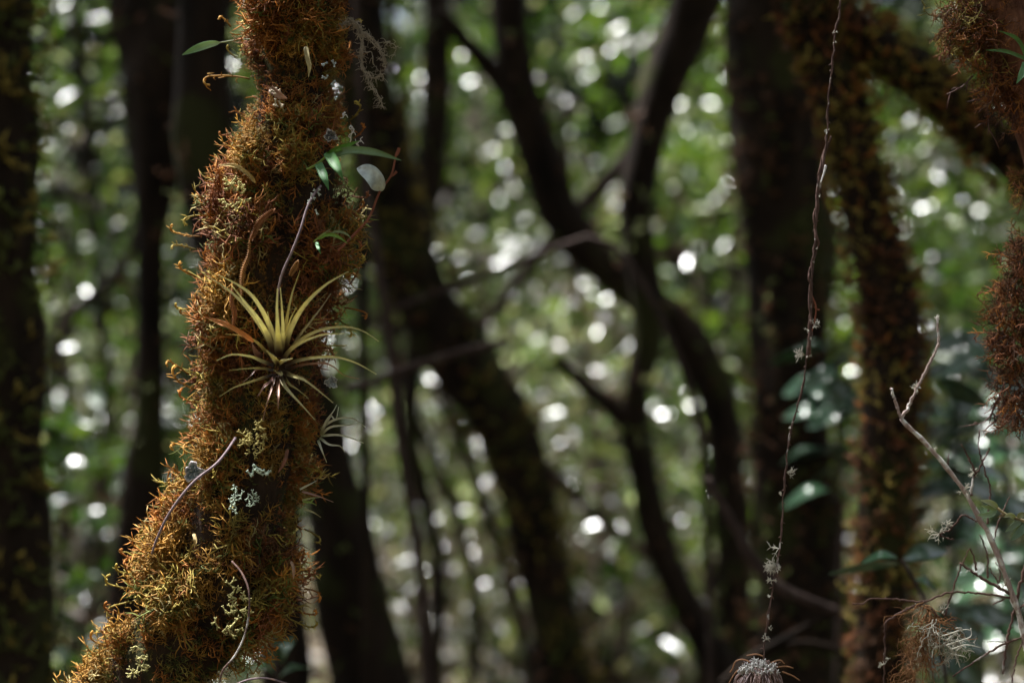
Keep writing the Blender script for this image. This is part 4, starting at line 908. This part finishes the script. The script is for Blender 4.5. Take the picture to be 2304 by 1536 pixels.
def leaf_twig():
    d = 2.2; Y = lambda L: [(1850+a/2.621, 950+b/2.621) for a, b in L]
    root = thing('leafy_twig', 'twig with small narrow grey green leaves at the right edge of the picture', 'twig', P(2330, 1185, d))
    g = Geo(); strand(g, Y([(1320,620),(1190,580),(1080,540),(1025,498)]), 8, 6, d, (.3,.24,.13)); g.build('stem', M['dry'], root)
    for L, w, c in [([(1035,505),(1000,475),(935,458)], 13, (.34,.36,.22)), ([(1030,512),(980,500),(940,492)], 11, (.2,.25,.09)), ([(1030,515),(980,545),(915,545)], 14, (.22,.29,.17)), ([(1175,588),(1140,600),(1110,625),(1078,645)], 13, (.16,.21,.13)), ([(1195,598),(1170,640),(1140,670),(1108,698)], 17, (.13,.19,.12)), ([(1140,565),(1105,545),(1070,560)], 12, (.32,.33,.2)), ([(1080,550),(1055,550),(1028,562)], 7, (.2,.14,.07)), ([(1150,560),(1180,545),(1215,555)], 13, (.3,.32,.2))]:
        blade(Y(L), w, c, c, (.006, .004), d, .4, 'leaf', 12, root, 'leaf', 'sprout', 0)
leaf_twig()

# ------------------------------------------------------------------ trunk just beyond the right edge
def right_trunk():
    d = 2.32; rng = np.random.default_rng(55)
    pts = [(2190,-120),(2262,40),(2322,190),(2385,420),(2400,650),(2385,900),(2390,1200),(2400,1536)]; wid = [150,150,150,130,130,130,130,140]
    path, rad = full_path(pts, wid, d, True, 4.4, 70)
    root = thing('red_barked_tree', 'red barked trunk with hanging moss at the right edge of the picture', 'tree', (path[-1][0], path[-1][1], 0))
    g = Geo(); g.tube(path, rad, (.2, .1, .06), 16, .12, 30.0); g.build('trunk', M['bark_red'], root)
    def mossclump(spec, kinds, n, L, hang, protos=SPRIGS):
        g = Geo()
        for x, y, r_ in spec:
            m = n; a = rng.uniform(0, 6.28, m); q = np.sqrt(rng.random(m))*r_; T = np.array([P(x+math.cos(k)*v, y+math.sin(k)*v, d-.02+rng.normal(0, .02)) for k, v in zip(a, q)])
            ax = np.c_[np.cos(a)*.7, rng.normal(0, .4, m), -np.sin(a)*.7-hang]+rng.normal(0, .35, (m, 3))
            put_sprigs(g, rng, T, ax, L*rng.uniform(.6, 1.4, m), np.array([MK.index(kinds[rng.integers(len(kinds))]) for _ in range(m)]), protos, (0, 0, -1), .3)
        return tag(g.build('moss', M['moss'], root), kind='stuff')
    mossclump([(2165,20,32),(2200,40,35),(2190,80,28),(2150,70,18),(2215,110,25),(2225,0,35)], ['rust','dark','orange','olive'], 65, .032, .5)
    mossclump([(2240,160,25),(2265,200,25),(2290,170,25),(2295,240,25),(2240,190,16),(2300,60,15)], ['dark','rust','orange'], 40, .03, .8)
    mossclump([(2290,640,20),(2285,690,34),(2280,740,38),(2288,800,34),(2290,860,34),(2292,920,24),(2300,590,14)], ['rust','dark','rust','dark','orange'], 95, .030, .2)
    mossclump([(2300,400,10),(2306,440,8),(2302,530,8)], ['gold','rust'], 14, .022, .3)
    # thin dangling rootlets
    for i, pts in enumerate([[(2225,200),(2222,240),(2225,290),(2222,305)],[(2245,190),(2240,230),(2250,262),(2236,270)],[(2190,170),(2165,195),(2140,208),(2128,214)],[(2270,210),(2285,250),(2275,290),(2268,305)],[(2240,150),(2215,185),(2200,205),(2180,210)],[(2300,255),(2260,262),(2250,258)],[(2255,880),(2220,945),(2190,955),(2160,960)],[(2262,860),(2235,915),(2215,930)],[(2262,900),(2240,950),(2230,955)],[(2270,540),(2296,560),(2304,600)],[(2270,790),(2240,815),(2232,830)],[(2262,740),(2240,770),(2228,765)]]):
        g = Geo(); p = strand(g, pts, 4, 2, 2.29, (.09,.04,.03), 14, 4)
        for j in range(3, 13, 2):
            v = np.array([rng.normal(), rng.normal()*.3, rng.normal()])*.006; g.tube([p[j], p[j]+v, p[j]+v*1.6+np.array([0, 0, -.002])], [.0009, .0007, .0004], (.09,.04,.03), 4)
        g.build('rootlet', M['dry'], root)
right_trunk()
r = thing('arching_grass_plant', 'narrow bright green leaves of a small plant at the upper right edge', 'plant', P(2315, 128, 2.25))
for pts, w, c in [([(2312,138),(2300,105),(2285,85),(2250,70)], 9, (.09,.19,.05)), ([(2312,135),(2290,125),(2260,115),(2218,113)], 8, (.10,.20,.07)), ([(2308,140),(2302,160),(2295,175),(2287,188)], 15, (.12,.24,.11)), ([(2310,130),(2330,100),(2350,90)], 9, (.09,.19,.05))]:
    blade(pts, w, c, c, (.01, .01), 2.25, .35, 'strap', 14, r, 'leaf', 'sprout', 0)

# ------------------------------------------------------------------ broad leaved plants right of centre, out of focus
def broadleaf(name, label, stem, leaves, d, w=44, col=(.022,.055,.026)):
    rng = np.random.default_rng(int(stem[0][0])); path, rad = full_path(stem, [10]*len(stem), d, True, None, 30)
    root = thing(name, label, 'shrub', (path[-1][0], path[-1][1], 0)); g = Geo(); g.tube(path, rad, (.06, .04, .03), 6); g.build('stem', M['branch'], root)
    for (x0, y0, x1, y1, ww) in leaves:
        dx, dy = x1-x0, y1-y0; dd = d+rng.normal(0, .12); sx = x0+(stem[0][0]-x0)*.0
        c = np.array(col)*rng.uniform(.7, 1.5)
        blade([(x0, y0), (x0+dx*.4, y0+dy*.4-8), (x1, y1)], ww, c, c, (.03, -.02), dd, .22, 'leaf', 10, root, 'leaf', 'gloss_leaf', 0, rot=rng.uniform(.4, 1.25)*(-1 if dx > 0 else 1)*(1 if rng.random() < .85 else -1))
broadleaf('broad_leaved_sapling', 'sapling with three broad dark leaves in front of the forking mossy trunk foot', [(2028,1258),(2060,1310),(2090,1370),(2120,1480),(2140,1600)],
          [(2022,1268,1865,1292,34),(2018,1252,1935,1266,40),(2032,1256,2132,1240,46),(2060,1300,2110,1330,30)], 2.85, col=(.03,.085,.04))
SR = np.random.default_rng(70)
def spray(x0, x1, y0, y1, n, big):
    out = []
    for k in range(n):
        x, y = SR.uniform(x0, x1), SR.uniform(y0, y1); a = SR.uniform(-.6, .6)+(0 if SR.random() < .5 else math.pi); L = big*SR.uniform(.7, 1.3)
        out.append((x, y, x+math.cos(a)*L, y+abs(math.sin(a))*L*.7+10, L*.45))
    return out
broadleaf('glossy_leaved_shrub', 'shrub with shiny bluish leaves between the large trunk and the forking trunk', [(1890,800),(1885,1000),(1890,1300),(1880,1536)], spray(1820, 1960, 760, 1110, 24, 105), 4.1)
broadleaf('glossy_leaved_shrub', 'shrub with shiny bluish leaves behind the pale forked dead branch', [(2160,800),(2150,1000),(2140,1300),(2150,1536)], spray(2080, 2230, 760, 1180, 36, 112), 4.0)
broadleaf('glossy_leaved_shrub', 'shrub with shiny leaves at the right edge behind the dead twigs', [(2270,900),(2265,1100),(2260,1300),(2270,1536)], spray(2200, 2310, 880, 1440, 32, 112), 4.3, col=(.03,.07,.03))
broadleaf('glossy_leaved_shrub', 'low shrub with broad dark leaves at the bottom behind the beard lichen', [(2080,1330),(2090,1400),(2095,1536)], spray(2010, 2200, 1340, 1500, 14, 100), 3.6)
broadleaf('low_leafy_plant', 'dark green leaves at the bottom just right of the mossy trunk foot', [(620,1480),(625,1560),(630,1700)], [(620,1500,600,1410,50),(625,1490,660,1430,44),(615,1510,560,1500,40),(630,1520,690,1500,44),(600,1500,640,1455,40)], 3.0, col=(.02,.06,.02))
